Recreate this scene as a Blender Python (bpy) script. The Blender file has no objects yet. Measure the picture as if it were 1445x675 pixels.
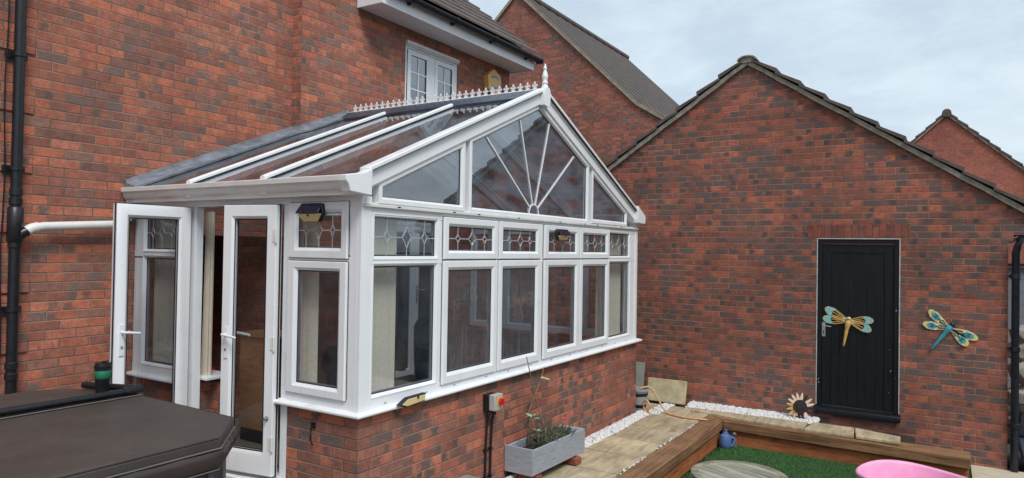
import bpy, bmesh, math, random
import numpy as np
from mathutils import Vector, Matrix
R = math.radians
random.seed(7)
C = bpy.context.scene.collection
scene = bpy.context.scene

# ------------------------------------------------------------------ materials
def lin(c):
    return tuple((x/12.92 if x <= .04045 else ((x+.055)/1.055)**2.4) for x in [v/255 for v in c])

class NT:
    """small helper to write node expressions"""
    def __init__(s, mat):
        s.t = mat.node_tree; s.t.nodes.clear()
    def n(s, typ, **kw):
        nd = s.t.nodes.new(typ)
        for k, v in kw.items(): setattr(nd, k, v)
        return nd
    def link(s, a, b): s.t.links.new(a, b)
    def put(s, sock, v):
        if isinstance(v, bpy.types.NodeSocket): s.link(v, sock)
        else: sock.default_value = v
    def m(s, op, a, b=0.0, c=None):
        nd = s.n('ShaderNodeMath', operation=op)
        s.put(nd.inputs[0], a); s.put(nd.inputs[1], b)
        if c is not None: s.put(nd.inputs[2], c)
        return nd.outputs[0]
    def sstep(s, x, a, b, lo=0.0, hi=1.0):
        nd = s.n('ShaderNodeMapRange', interpolation_type='SMOOTHSTEP')
        s.put(nd.inputs[0], x); s.put(nd.inputs[1], a); s.put(nd.inputs[2], b); s.put(nd.inputs[3], lo); s.put(nd.inputs[4], hi)
        return nd.outputs[0]
    def mix(s, f, a, b, mode='MIX'):
        nd = s.n('ShaderNodeMix', data_type='RGBA', blend_type=mode)
        s.put(nd.inputs[0], f)
        for i, v in ((6, a), (7, b)):
            if isinstance(v, bpy.types.NodeSocket): s.link(v, nd.inputs[i])
            else: nd.inputs[i].default_value = (*v[:3], 1)
        return nd.outputs[2]
    def noise(s, vec, scale, detail=3.0, rough=.55, dist=0.0, out=0):
        nd = s.n('ShaderNodeTexNoise')
        if vec is not None: s.link(vec, nd.inputs['Vector'])
        nd.inputs['Scale'].default_value = scale; nd.inputs['Detail'].default_value = detail
        nd.inputs['Roughness'].default_value = rough; nd.inputs['Distortion'].default_value = dist
        return nd.outputs[out]
    def comb(s, x, y, z=0.0):
        nd = s.n('ShaderNodeCombineXYZ')
        for i, v in enumerate((x, y, z)): s.put(nd.inputs[i], v)
        return nd.outputs[0]
    def sep(s, v):
        nd = s.n('ShaderNodeSeparateXYZ'); s.link(v, nd.inputs[0]); return nd.outputs
    def obj(s): return s.n('ShaderNodeTexCoord').outputs['Object']
    def uv(s): return s.n('ShaderNodeTexCoord').outputs['UV']
    def scale(s, v, x, y, z):
        nd = s.n('ShaderNodeMapping'); s.link(v, nd.inputs[0]); nd.inputs['Scale'].default_value = (x, y, z); return nd.outputs[0]
    def ramp(s, f, stops, interp='LINEAR'):
        nd = s.n('ShaderNodeValToRGB'); cr = nd.color_ramp; cr.interpolation = interp
        while len(cr.elements) < len(stops): cr.elements.new(.5)
        for e, (p, c) in zip(cr.elements, stops): e.position = p; e.color = (*c[:3], 1)
        s.link(f, nd.inputs[0]); return nd.outputs[0]
    def bump(s, h, strength=.3, dist=.01):
        nd = s.n('ShaderNodeBump'); nd.inputs['Strength'].default_value = strength; nd.inputs['Distance'].default_value = dist
        s.link(h, nd.inputs['Height']); return nd.outputs[0]
    def out(s, col, rough=.5, normal=None, metal=0.0, spec=.5, **kw):
        p = s.n('ShaderNodeBsdfPrincipled'); o = s.n('ShaderNodeOutputMaterial')
        if isinstance(col, bpy.types.NodeSocket): s.link(col, p.inputs['Base Color'])
        else: p.inputs['Base Color'].default_value = (*col[:3], 1)
        s.put(p.inputs['Roughness'], rough); s.put(p.inputs['Metallic'], metal)
        p.inputs['Specular IOR Level'].default_value = spec
        for k, v in kw.items(): s.put(p.inputs[k.replace('_', ' ')], v)
        if normal is not None: s.link(normal, p.inputs['Normal'])
        s.link(p.outputs[0], o.inputs[0]); return p

def newmat(name):
    m = bpy.data.materials.new(name); m.use_nodes = True; return m, NT(m)

def plain(name, col, rough=.5, var=.12, scale=8.0, bump=.05, metal=0.0, spec=.5, bscale=60.0, stretch=None):
    """a surface of one colour with cloudy variation and a fine bump"""
    m, t = newmat(name)
    o = t.obj()
    if stretch: o = t.scale(o, *stretch)
    f = t.noise(o, scale, 5.0, .6)
    a = tuple(c*(1-var) for c in col); b = tuple(min(1, c*(1+var)) for c in col)
    colr = t.ramp(f, [(.3, a), (.7, b)])
    r = t.sstep(t.noise(o, scale*2.3, 3), .3, .7, max(.02, rough-.08), min(1, rough+.08))
    nb = t.bump(t.noise(o, bscale, 4), bump, .004)
    t.out(colr, r, nb, metal, spec)
    return m

def brick(name, palette, mortar, kiss=.55, kisscol=(.055, .048, .055), off=(0, 0), seed=0.0, vscale=1.0, mw=.0043, tone=1.0, soldier=False):
    m, t = newmat(name)
    uv = t.sep(t.uv())
    if soldier: u0, v0 = t.m('ADD', uv[1], off[0]), t.m('ADD', uv[0], off[1])
    else: u0, v0 = t.m('ADD', uv[0], off[0]), t.m('ADD', uv[1], off[1])
    P = t.comb(u0, v0, seed)
    # slight unevenness of the courses
    w1 = t.m('SUBTRACT', t.noise(P, 1.7, 1.0), .5)
    w2 = t.m('SUBTRACT', t.noise(P, 23.0, 2.0), .5)
    v = t.m('ADD', v0, t.m('ADD', t.m('MULTIPLY', w1, .006), t.m('MULTIPLY', w2, .0035)))
    u = t.m('ADD', u0, t.m('MULTIPLY', t.m('SUBTRACT', t.noise(P, 19.0, 2.0), .5), .006))
    row = t.m('FLOOR', t.m('DIVIDE', v, .075))
    odd = t.m('MULTIPLY', t.m('FLOORED_MODULO', row, 2.0), .5)
    wn0 = t.n('ShaderNodeTexWhiteNoise', noise_dimensions='1D'); t.link(t.m('ADD', row, seed), wn0.inputs['W'])
    jit = t.m('MULTIPLY', t.m('SUBTRACT', wn0.outputs[0], .5), .06)
    uu = t.m('ADD', t.m('ADD', t.m('DIVIDE', u, .225), odd), 0.0 if soldier else jit)
    col = t.m('FLOOR', uu); fu = t.m('FRACT', uu); fv = t.m('FRACT', t.m('DIVIDE', v, .075))
    du = t.m('MULTIPLY', t.m('MINIMUM', fu, t.m('SUBTRACT', 1.0, fu)), .225)
    dv = t.m('MULTIPLY', t.m('MINIMUM', fv, t.m('SUBTRACT', 1.0, fv)), .075)
    d = t.m('ADD', t.m('MINIMUM', du, dv), t.m('MULTIPLY', t.m('SUBTRACT', t.noise(P, 120.0, 2.0), .5), .0035))
    face = t.sstep(d, mw-.0022, mw+.0022)
    wn = t.n('ShaderNodeTexWhiteNoise', noise_dimensions='3D'); t.link(t.comb(col, row, seed+3.3), wn.inputs[0])
    r1 = wn.outputs[0]; rc = t.sep(wn.outputs[1])
    stops = [((i+.02)/len(palette) if i else 0, c) for i, c in enumerate(palette)]
    base = t.ramp(r1, stops, 'LINEAR')
    # kiln marks: soft dark smudges inside many bricks, more of them in some stretches of wall than in others
    zone = t.sstep(t.noise(t.comb(t.m('MULTIPLY', u0, .55), v0, seed+7), 1.5, 3.0, .6), .34, .66, -.30, .30)
    pres = t.m('ADD', rc[2], zone)
    n1 = t.noise(t.comb(t.m('ADD', u0, t.m('MULTIPLY', rc[1], 9.0)), t.m('MULTIPLY', v0, 1.7), seed), 20.0, 4.0, .62)
    n2 = t.noise(t.comb(t.m('ADD', u0, t.m('MULTIPLY', rc[0], 5.0)), t.m('MULTIPLY', v0, .35), seed+2), 26.0, 2.0, .6)
    cx = t.m('ADD', .12, t.m('MULTIPLY', rc[0], .76)); wd = t.m('ADD', .16, t.m('MULTIPLY', t.m('MULTIPLY', rc[1], rc[1]), .62))
    ex = t.m('DIVIDE', t.m('SUBTRACT', fu, cx), wd); ey = t.m('DIVIDE', t.m('SUBTRACT', fv, t.m('ADD', .38, t.m('MULTIPLY', r1, .3))), t.m('ADD', .42, t.m('MULTIPLY', rc[0], .5)))
    # squarish smudge with ragged, streaky edges
    e = t.m('MAXIMUM', t.m('ABSOLUTE', ex), t.m('ABSOLUTE', ey))
    n3 = t.noise(t.comb(t.m('ADD', u0, t.m('MULTIPLY', r1, 3.0)), t.m('MULTIPLY', v0, 2.2), seed+4), 62.0, 3.0, .65)
    e = t.m('ADD', e, t.m('ADD', t.m('MULTIPLY', t.m('SUBTRACT', n1, .5), 2.6), t.m('MULTIPLY', t.m('SUBTRACT', n3, .5), 1.3)))
    patch = t.m('MULTIPLY', t.sstep(e, .30, 1.30, 1.0, 0.0), t.sstep(pres, 1-kiss-.12, 1-kiss+.42, 0.0, .95))
    kcol = t.mix(rc[1], kisscol, tuple(c*1.55 for c in kisscol))
    band = t.m('MULTIPLY', t.sstep(n2, .50, .66, 0.0, .75), t.sstep(rc[0], .35, .75))
    base = t.mix(1.0, base, t.ramp(t.noise(P, 13.0, 3.0, .6), [(.3, (.78, .74, .74)), (.7, (1.2, 1.17, 1.14))]), 'MULTIPLY')
    base = t.mix(t.m('MULTIPLY', band, .6), base, tuple((x+y)/2 for x, y in zip(kisscol, palette[4])))
    colr = t.mix(patch, base, kcol)
    fine = t.noise(P, 210.0, 3.0, .7)
    colr = t.mix(1.0, colr, t.ramp(fine, [(.25, (.70,)*3), (.75, (1.26,)*3)]), 'MULTIPLY')
    mid = t.noise(P, 45.0, 4.0, .65)
    colr = t.mix(1.0, colr, t.ramp(mid, [(.25, (.76,)*3), (.75, (1.2,)*3)]), 'MULTIPLY')
    pit = t.sstep(t.noise(P, 75.0, 2.0, .5), .71, .77)
    colr = t.mix(t.m('MULTIPLY', pit, .55), colr, (.03, .024, .024))
    # lime bloom
    colr = t.mix(t.m('MULTIPLY', t.sstep(t.noise(P, 3.1, 6.0, .7), .56, .78), .22), colr, (.34, .27, .25))
    mort = t.mix(t.noise(P, 60.0, 3.0), tuple(c*.6 for c in mortar), tuple(c*1.15 for c in mortar))
    mort = t.mix(t.sstep(t.noise(P, 1.9, 4.0, .65), .36, .62, .0, .72), mort, tuple(c*.36 for c in mortar))
    res = t.mix(face, mort, colr)
    weather = t.noise(P, .8, 6.0, .62, .4)
    res = t.mix(1.0, res, t.ramp(weather, [(.28, (.72*tone, .71*tone, .70*tone)), (.72, (1.12*tone,)*3)]), 'MULTIPLY')
    hs_ = t.n('ShaderNodeHueSaturation'); hs_.inputs['Saturation'].default_value = .88; hs_.inputs['Hue'].default_value = .503; hs_.inputs['Value'].default_value = 1.0; t.link(res, hs_.inputs['Color']); res = hs_.outputs[0]
    h = t.m('ADD', t.m('MULTIPLY', face, .75), t.m('ADD', t.m('MULTIPLY', fine, .16), t.m('MULTIPLY', mid, .22)))
    h = t.m('ADD', h, t.m('MULTIPLY', r1, .10))
    t.out(res, .88, t.bump(h, .75, .008), spec=.25)
    return m

M = {}
PD0, PD1 = 2.95, 4.15
PAL_H = [lin(c) for c in ((170, 88, 64), (190, 98, 66), (138, 82, 70), (196, 98, 60), (126, 88, 80), (172, 88, 66), (144, 98, 86), (192, 104, 74), (150, 84, 68))]
PAL_G = [lin(c) for c in ((152, 80, 62), (176, 86, 62), (130, 78, 68), (170, 80, 56), (118, 80, 73), (150, 80, 64), (124, 86, 78), (184, 90, 60), (138, 78, 66))]
PAL_N = [lin(c) for c in ((176, 88, 68), (182, 94, 72), (168, 84, 66), (186, 96, 70), (160, 86, 72), (178, 90, 70))]
M['brick_house'] = brick('red_brick_house', PAL_H, lin((164, 138, 112)), .43, lin((100, 88, 84)), off=(.8, .01), seed=1.0, tone=1.09)
M['brick_dwarf'] = brick('red_brick_dwarf', PAL_H, lin((160, 134, 112)), .64, lin((88, 77, 75)), off=(-.012, .0), seed=5.0, tone=1.08)
M['brick_garage'] = brick('red_brick_garage', PAL_G, lin((166, 136, 110)), .76, lin((84, 75, 74)), off=(.09, .015), seed=9.0, tone=1.06)
M['brick_lintel'] = brick('red_brick_lintel', [lin(c) for c in ((150, 76, 60), (158, 78, 60), (140, 76, 64), (152, 78, 62), (128, 76, 68))], lin((144, 79, 64)), .25, lin((112, 76, 68)), off=(.0, .0), seed=14.0, soldier=True, mw=.0025, tone=.98)
M['brick_far'] = brick('red_brick_far', PAL_G, lin((160, 130, 110)), .5, lin((88, 78, 76)), seed=21.0, tone=1.1)
M['brick_plain'] = brick('orange_brick_far', PAL_N, lin((168, 128, 106)), .12, lin((120, 80, 72)), seed=33.0, tone=1.05)

def upvc():
    m, t = newmat('white_upvc')
    o = t.obj()
    f = t.noise(o, 3.0, 5.0, .6)
    streak = t.noise(t.scale(o, 38, 38, 1.6), 1.0, 4.0, .6)
    col = t.ramp(f, [(.3, (.77, .80, .83)), (.7, (.82, .845, .87))])
    col = t.mix(t.sstep(streak, .54, .82, 0.0, .22), col, (.50, .49, .44))
    drip = t.m('MULTIPLY', t.sstep(t.noise(t.scale(o, 16, 16, .9), 1.0, 5.0, .7), .60, .80), t.sstep(t.noise(o, 1.3, 2.0), .4, .62))
    col = t.mix(t.m('MULTIPLY', drip, .38), col, (.40, .38, .32))
    ny = t.sep(t.n('ShaderNodeNewGeometry').outputs['Normal'])[2]
    grime = t.m('MULTIPLY', t.sstep(ny, .3, .9), t.sstep(t.noise(o, 9.0, 5.0), .45, .8, 0, .22))
    col = t.mix(grime, col, (.30, .28, .22))
    t.out(col, t.sstep(f, .3, .7, .26, .38), t.bump(t.noise(o, 14.0, 2.0), .03, .01), spec=.45)
    return m
M['upvc'] = upvc()
M['upvc_aged'] = plain('aged_white_plastic', (.72, .72, .70), .35, .08, 6, .04)
M['seal'] = plain('black_rubber_seal', (.012, .013, .016), .6)
M['black_plastic'] = plain('black_plastic', (.010, .012, .016), .38, .25, 12, .08)
M['gutter_black'] = plain('black_gutter', (.012, .016, .024), .33, .25, 6, .06)
M['lead'] = plain('lead_flashing', lin((122, 130, 140)), .5, .38, 9, .35, metal=.35, bscale=22)
M['ridge_dark'] = plain('dark_ridge_metal', lin((62, 72, 88)), .38, .25, 8, .05, metal=.2)
M['came'] = plain('lead_came', lin((178, 184, 190)), .35, .15, 30, .1, metal=.25)
M['chrome'] = plain('brushed_metal', (.55, .56, .57), .3, .1, 30, .05, metal=.9)
M['blind'] = plain('cream_fabric', lin((238, 228, 206)), .9, .08, 40, .2)
M['curtain'] = plain('beige_fabric', lin((206, 196, 178)), .92, .08, 30, .2)
M['floor'] = plain('beige_floor', (.30, .25, .19), .5, .15, 4)
M['plaster'] = plain('plaster', (.55, .52, .47), .8, .06, 4)
M['desk'] = plain('brown_wood_panel', lin((176, 128, 92)), .5, .18, 5, .05, stretch=(1, 1, 8))
M['dark_wood'] = plain('dark_stained_wood', (.035, .026, .022), .5, .3, 5, .05)
M['mesh_black'] = plain('black_mesh_fabric', (.012, .013, .016), .75, .3, 20, .1)
M['grey_fabric'] = plain('grey_fabric', (.16, .17, .18), .8)
M['roof_tile'] = plain('brown_concrete_tile', lin((92, 82, 78)), .85, .35, 5, .5, bscale=40)
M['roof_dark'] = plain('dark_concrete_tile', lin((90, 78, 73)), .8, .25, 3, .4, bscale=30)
M['roof_pan'] = plain('shaded_tile_pan', lin((22, 19, 20)), .9, .3, 3, .4)  # shade of the tile pans, painted in as a darker colour
M['verge'] = plain('weathered_verge_mortar', lin((140, 135, 123)), .9, .35, 11, .5, bscale=35)
M['verge_far'] = plain('pale_verge_mortar', lin((150, 138, 120)), .9, .25, 6, .4)
M['soffit'] = plain('white_soffit', (.80, .81, .83), .45, .06, 3)
M['black_paint'] = plain('black_gloss_paint', (.0065, .008, .0115), .46, .4, 4, .2, bscale=30, stretch=(8, 8, .7), spec=.3)
M['white_paint'] = plain('flaking_white_paint', (.48, .48, .46), .6, .25, 14, .2)
M['grey_paint'] = plain('grey_painted_wood', lin((152, 159, 168)), .62, .16, 9, .3, bscale=50, stretch=(1, 1, 5))
M['soil'] = plain('dark_soil', (.030, .022, .016), .95, .5, 30, 1.0, bscale=60)
M['concrete'] = plain('pale_concrete', lin((176, 164, 134)), .9, .28, 7, .5, bscale=35)
M['fibre'] = plain('grey_green_board', lin((142, 148, 138)), .85, .12, 6, .2)
M['cabinet'] = plain('grey_brown_cabinet', (.055, .042, .048), .55, .2, 6, .2, stretch=(6, 6, 1))
M['trim_grey'] = plain('grey_trim', lin((132, 136, 142)), .4)
M['green_band'] = plain('green_silicone', lin((26, 120, 84)), .5, .08)
M['alarm'] = plain('faded_yellow_plastic', lin((226, 178, 104)), .45, .06, 9)
M['blue_ink'] = plain('faded_blue_print', lin((98, 140, 196)), .5, .1)
M['navy'] = plain('dark_navy_plastic', (.012, .016, .032), .4)
M['red_knob'] = plain('red_plastic', lin((206, 30, 34)), .35, .05)
M['yellow_plate'] = plain('yellow_plastic', lin((222, 170, 60)), .4, .05)
M['grey_box'] = plain('light_grey_plastic', lin((176, 178, 172)), .5, .06)
M['lens'] = plain('cream_lens', lin((214, 196, 142)), .35, .06, 40, .1)
M['solar_panel'] = plain('solar_cell', (.008, .012, .028), .22, .3, 30)
M['hose'] = plain('peach_hose', lin((206, 166, 124)), .45, .1, 20)
M['pot_grey'] = plain('speckled_grey_pot', lin((150, 152, 156)), .6, .2, 60)
M['pot_blue'] = plain('blue_plastic', lin((84, 112, 160)), .45, .2, 10)
M['pot_dull'] = plain('dull_grey_resin', lin((92, 98, 104)), .6, .2, 20)
M['bin_blue'] = plain('blue_grey_bin', lin((96, 116, 140)), .5, .08, 5)
M['fence_grey'] = plain('grey_fence_board', lin((132, 140, 152)), .7, .1, 5)
M['fence_brown'] = plain('brown_fence_board', lin((120, 84, 62)), .8, .25, 5, .3, stretch=(6, 6, 1))
M['stone'] = plain('rubble_stone', lin((150, 146, 138)), .9, .35, 9, .6)
M['petal_pink'] = plain('pale_wood_petal', lin((232, 202, 184)), .7, .1, 20)
M['petal_gold'] = plain('golden_wood_petal', lin((206, 166, 100)), .7, .1, 20)
M['petal_dark'] = plain('dark_brown_petal', (.018, .011, .010), .6, .3, 20)
M['wing_cream'] = plain('cream_enamel', lin((222, 214, 172)), .4, .1, 30, .2)
M['wing_teal'] = plain('teal_enamel', lin((70, 158, 172)), .35, .2, 30, .2)
M['wing_aqua'] = plain('aqua_enamel', lin((138, 190, 190)), .35, .2, 30, .2)
M['wing_gold'] = plain('gold_enamel', lin((212, 172, 100)), .4, .12, 30, .2)
M['wing_yellow'] = plain('pale_yellow_enamel', lin((220, 206, 132)), .4, .1, 30, .2)
M['sedum'] = plain('pale_green_leaf', lin((132, 164, 140)), .6, .15, 30)
M['leaf_dark'] = plain('dark_green_leaf', (.062, .085, .05), .7, .4, 30)
M['leaf_brown'] = plain('dry_brown_leaf', (.095, .080, .048), .8, .35, 30)
M['stem'] = plain('woody_stem', lin((136, 112, 92)), .8, .2, 30)
M['bamboo'] = plain('pale_cut_cane', lin((214, 198, 140)), .6, .1, 30)
M['pink_flower'] = plain('pink_flower', lin((206, 92, 96)), .6, .1, 30)
M['pale_deck'] = plain('pale_weathered_timber', lin((190, 180, 158)), .85, .2, 5, .3, stretch=(8, 1, 8))
M['terrace'] = plain('terrace_paving', (.25, .23, .20), .9, .2, 4)
M['ground'] = plain('asphalt_ground', (.06, .06, .058), .95, .3, .6, .4)

def pink():
    m, t = newmat('pink_plastic'); o = t.obj()
    t.out(t.ramp(t.noise(o, 6, 3), [(.3, lin((230, 156, 196))), (.7, lin((238, 172, 208)))]), .42, t.bump(t.noise(o, 5, 2), .05, .01), Subsurface_Weight=.0)
    return m
M['pink'] = pink()

def vinyl():
    m, t = newmat('brown_vinyl'); o = t.obj()
    a = t.noise(o, 2.2, 6.0, .65); b = t.noise(o, 260.0, 2.0)
    col = t.ramp(a, [(.25, lin((60, 54, 51))), (.75, lin((78, 71, 67)))])
    col = t.mix(t.sstep(t.noise(o, 9.0, 6.0, .72), .54, .80, 0, .2), col, lin((120, 112, 106)))
    spot = t.sstep(t.noise(o, 30.0, 2.0), .76, .8, 0, .6)
    col = t.mix(spot, col, lin((150, 146, 140)))
    t.out(col, t.sstep(a, .3, .7, .42, .58), t.bump(t.m('ADD', t.m('MULTIPLY', b, .25), t.m('ADD', t.noise(o, 3.0, 3.0), t.m('MULTIPLY', t.noise(t.scale(o, 3, 14, 1), 2.0, 4.0, .6, 1.2), .5))), .34, .012), spec=.4)
    return m
M['vinyl'] = vinyl()
M['vinyl_dark'] = plain('dark_brown_vinyl', lin((58, 48, 45)), .42, .12, 4, .2, bscale=14)
M['piping'] = plain('pale_piping', lin((104, 100, 96)), .5)

def timber(name, base, dark, axis, grain=1.0, wet=None):
    """long-grained weathered wood; axis = direction of the grain"""
    m, t = newmat(name); o = t.obj()
    sc = [26, 26, 26]; sc[axis] = 1.3
    v = t.scale(o, *sc)
    g = t.noise(v, 1.0*grain, 6.0, .62, .4); g2 = t.noise(v, 3.7*grain, 3.0, .6)
    col = t.ramp(g, [(.30, dark), (.50, base), (.75, tuple(min(1, c*1.35) for c in base))])
    col = t.mix(t.sstep(g2, .60, .70, 0, .6), col, tuple(c*.35 for c in dark))
    blot = t.noise(o, 3.0, 5.0, .65)
    col = t.mix(1.0, col, t.ramp(blot, [(.3, (.72,)*3), (.7, (1.15,)*3)]), 'MULTIPLY')
    t.out(col, .78, t.bump(t.m('ADD', g, t.m('MULTIPLY', g2, .5)), .5, .008), spec=.3)
    return m
M['sleeper_x'] = timber('sleeper_timber_along', lin((136, 104, 76)), lin((92, 64, 46)), 0)
M['sleeper_y'] = timber('sleeper_timber_across', lin((138, 104, 74)), lin((98, 66, 46)), 1)
M['sleeper_low_x'] = timber('stained_timber_along', lin((166, 102, 64)), lin((122, 72, 46)), 0)
M['sleeper_low_y'] = timber('stained_timber_across', lin((172, 104, 66)), lin((126, 72, 46)), 1)
M['table_wood'] = timber('silvered_teak', lin((158, 156, 142)), lin((112, 108, 94)), 0, .45)
M['table_rim'] = timber('silvered_teak_rim', lin((150, 146, 128)), lin((92, 88, 76)), 1, .5)

def slabmat():
    m, t = newmat('buff_sandstone'); uv = t.sep(t.obj())
    o = t.obj()
    v = t.scale(o, 2.0, 9.0, 1)
    riv = t.noise(v, 1.6, 6.0, .62, .6)
    info = t.n('ShaderNodeAttribute', attribute_name='tint')
    base = t.ramp(riv, [(.28, lin((146, 132, 108))), (.52, lin((180, 166, 138))), (.78, lin((204, 192, 166)))])
    base = t.mix(1.0, base, t.ramp(t.noise(o, 2.4, 5.0, .6), [(.3, (.80,)*3), (.7, (1.12,)*3)]), 'MULTIPLY')
    base = t.mix(1.0, base, info.outputs['Color'], 'MULTIPLY')
    t.out(base, .8, t.bump(t.m('ADD', riv, t.m('MULTIPLY', t.noise(o, 70, 3), .25)), .5, .012), spec=.3)
    return m
M['slab'] = slabmat()

def pebble():
    m, t = newmat('white_pebble'); o = t.obj()
    t.out(t.ramp(t.noise(o, 55.0, 2.0), [(.3, (.50, .50, .50)), (.7, (.80, .81, .82))]), .6, t.bump(t.noise(o, 120, 3), .3, .004))
    return m
M['pebble'] = pebble()

def grassmat():
    m, t = newmat('artificial_grass'); o = t.obj()
    wn = t.noise(o, 90.0, 2.0, .8)
    t.out(t.ramp(wn, [(.3, lin((50, 90, 46))), (.55, lin((74, 122, 62))), (.78, lin((128, 158, 102)))]), .6, spec=.25)
    return m
M['grass'] = grassmat()
M['grass_base'] = plain('grass_backing', lin((44, 72, 40)), .9, .3, 60, .5)

def glass(name, tint, ior=.14, rough=0.0, mist=0.0, milk=0.0):
    """a sealed double-glazed unit: tinted straight-through light plus the mirror reflection of the pane"""
    m, t = newmat(name)
    tr = t.n('ShaderNodeBsdfTransparent'); tr.inputs[0].default_value = (*tint, 1)
    gl = t.n('ShaderNodeBsdfGlossy'); gl.inputs['Roughness'].default_value = rough; gl.inputs[0].default_value = (.95, .97, 1, 1)
    o = t.obj()
    gl_n = t.bump(t.noise(o, 2.2, 2.0), .02, .05); t.link(gl_n, gl.inputs['Normal'])
    lw = t.n('ShaderNodeLayerWeight'); lw.inputs[0].default_value = .5
    fr = t.m('ADD', ior, t.m('MULTIPLY', 1-ior, t.m('POWER', lw.outputs['Facing'], 5.0)))
    mx = t.n('ShaderNodeMixShader'); t.link(fr, mx.inputs[0]); t.link(tr.outputs[0], mx.inputs[1]); t.link(gl.outputs[0], mx.inputs[2])
    last = mx.outputs[0]
    if mist or milk:  # milk adds a pale haze in place of reflected sky light
        dd = t.n('ShaderNodeBsdfDiffuse'); dd.inputs[0].default_value = (.60, .66, .72, 1)
        tl = t.n('ShaderNodeBsdfTranslucent'); tl.inputs[0].default_value = (.60, .67, .74, 1)
        d = t.n('ShaderNodeMixShader'); d.inputs[0].default_value = .5; t.link(dd.outputs[0], d.inputs[1]); t.link(tl.outputs[0], d.inputs[2])
        if mist:
            s = t.noise(t.scale(o, 62, 62, 2.2), 1.0, 6.0, .75)
            z = t.noise(o, 2.3, 3.0)
            f = t.m('MULTIPLY', t.m('MULTIPLY', t.sstep(s, .38, .75), t.sstep(z, .35, .65)), mist)
            f = t.m('ADD', f, milk)
        else:
            f = t.m('MULTIPLY', t.sstep(t.noise(o, 3.0, 4.0), .3, .7), milk)
        m2 = t.n('ShaderNodeMixShader'); t.put(m2.inputs[0], f); t.link(last, m2.inputs[1]); t.link(d.outputs[0], m2.inputs[2]); last = m2.outputs[0]
    t.link(last, t.n('ShaderNodeOutputMaterial').inputs[0])
    return m
M['glass_door'] = glass('door_glass', (.66, .69, .72), .085)
M['glass'] = glass('window_glass', (.74, .78, .81), .11, 0, 0, .08)
M['glass_mist'] = glass('misted_window_glass', (.52, .56, .60), .12, 0, .30, .10)
M['glass_gable'] = glass('gable_glass', (.32, .39, .46), .26, 0, 0, .17)
M['glass_roof'] = glass('roof_glass', (.52, .54, .57), .08, 0.0, 0.0, .15)
M['glass_roof_hazed'] = glass('hazed_roof_glass', (.50, .54, .58), .12, 0, 0, .75)  # strong pale haze put in for the sky brightness behind the gable
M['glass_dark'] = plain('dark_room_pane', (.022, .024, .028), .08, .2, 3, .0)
M['glass_far'] = glass('far_window_glass', (.30, .34, .38), .30)

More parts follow.
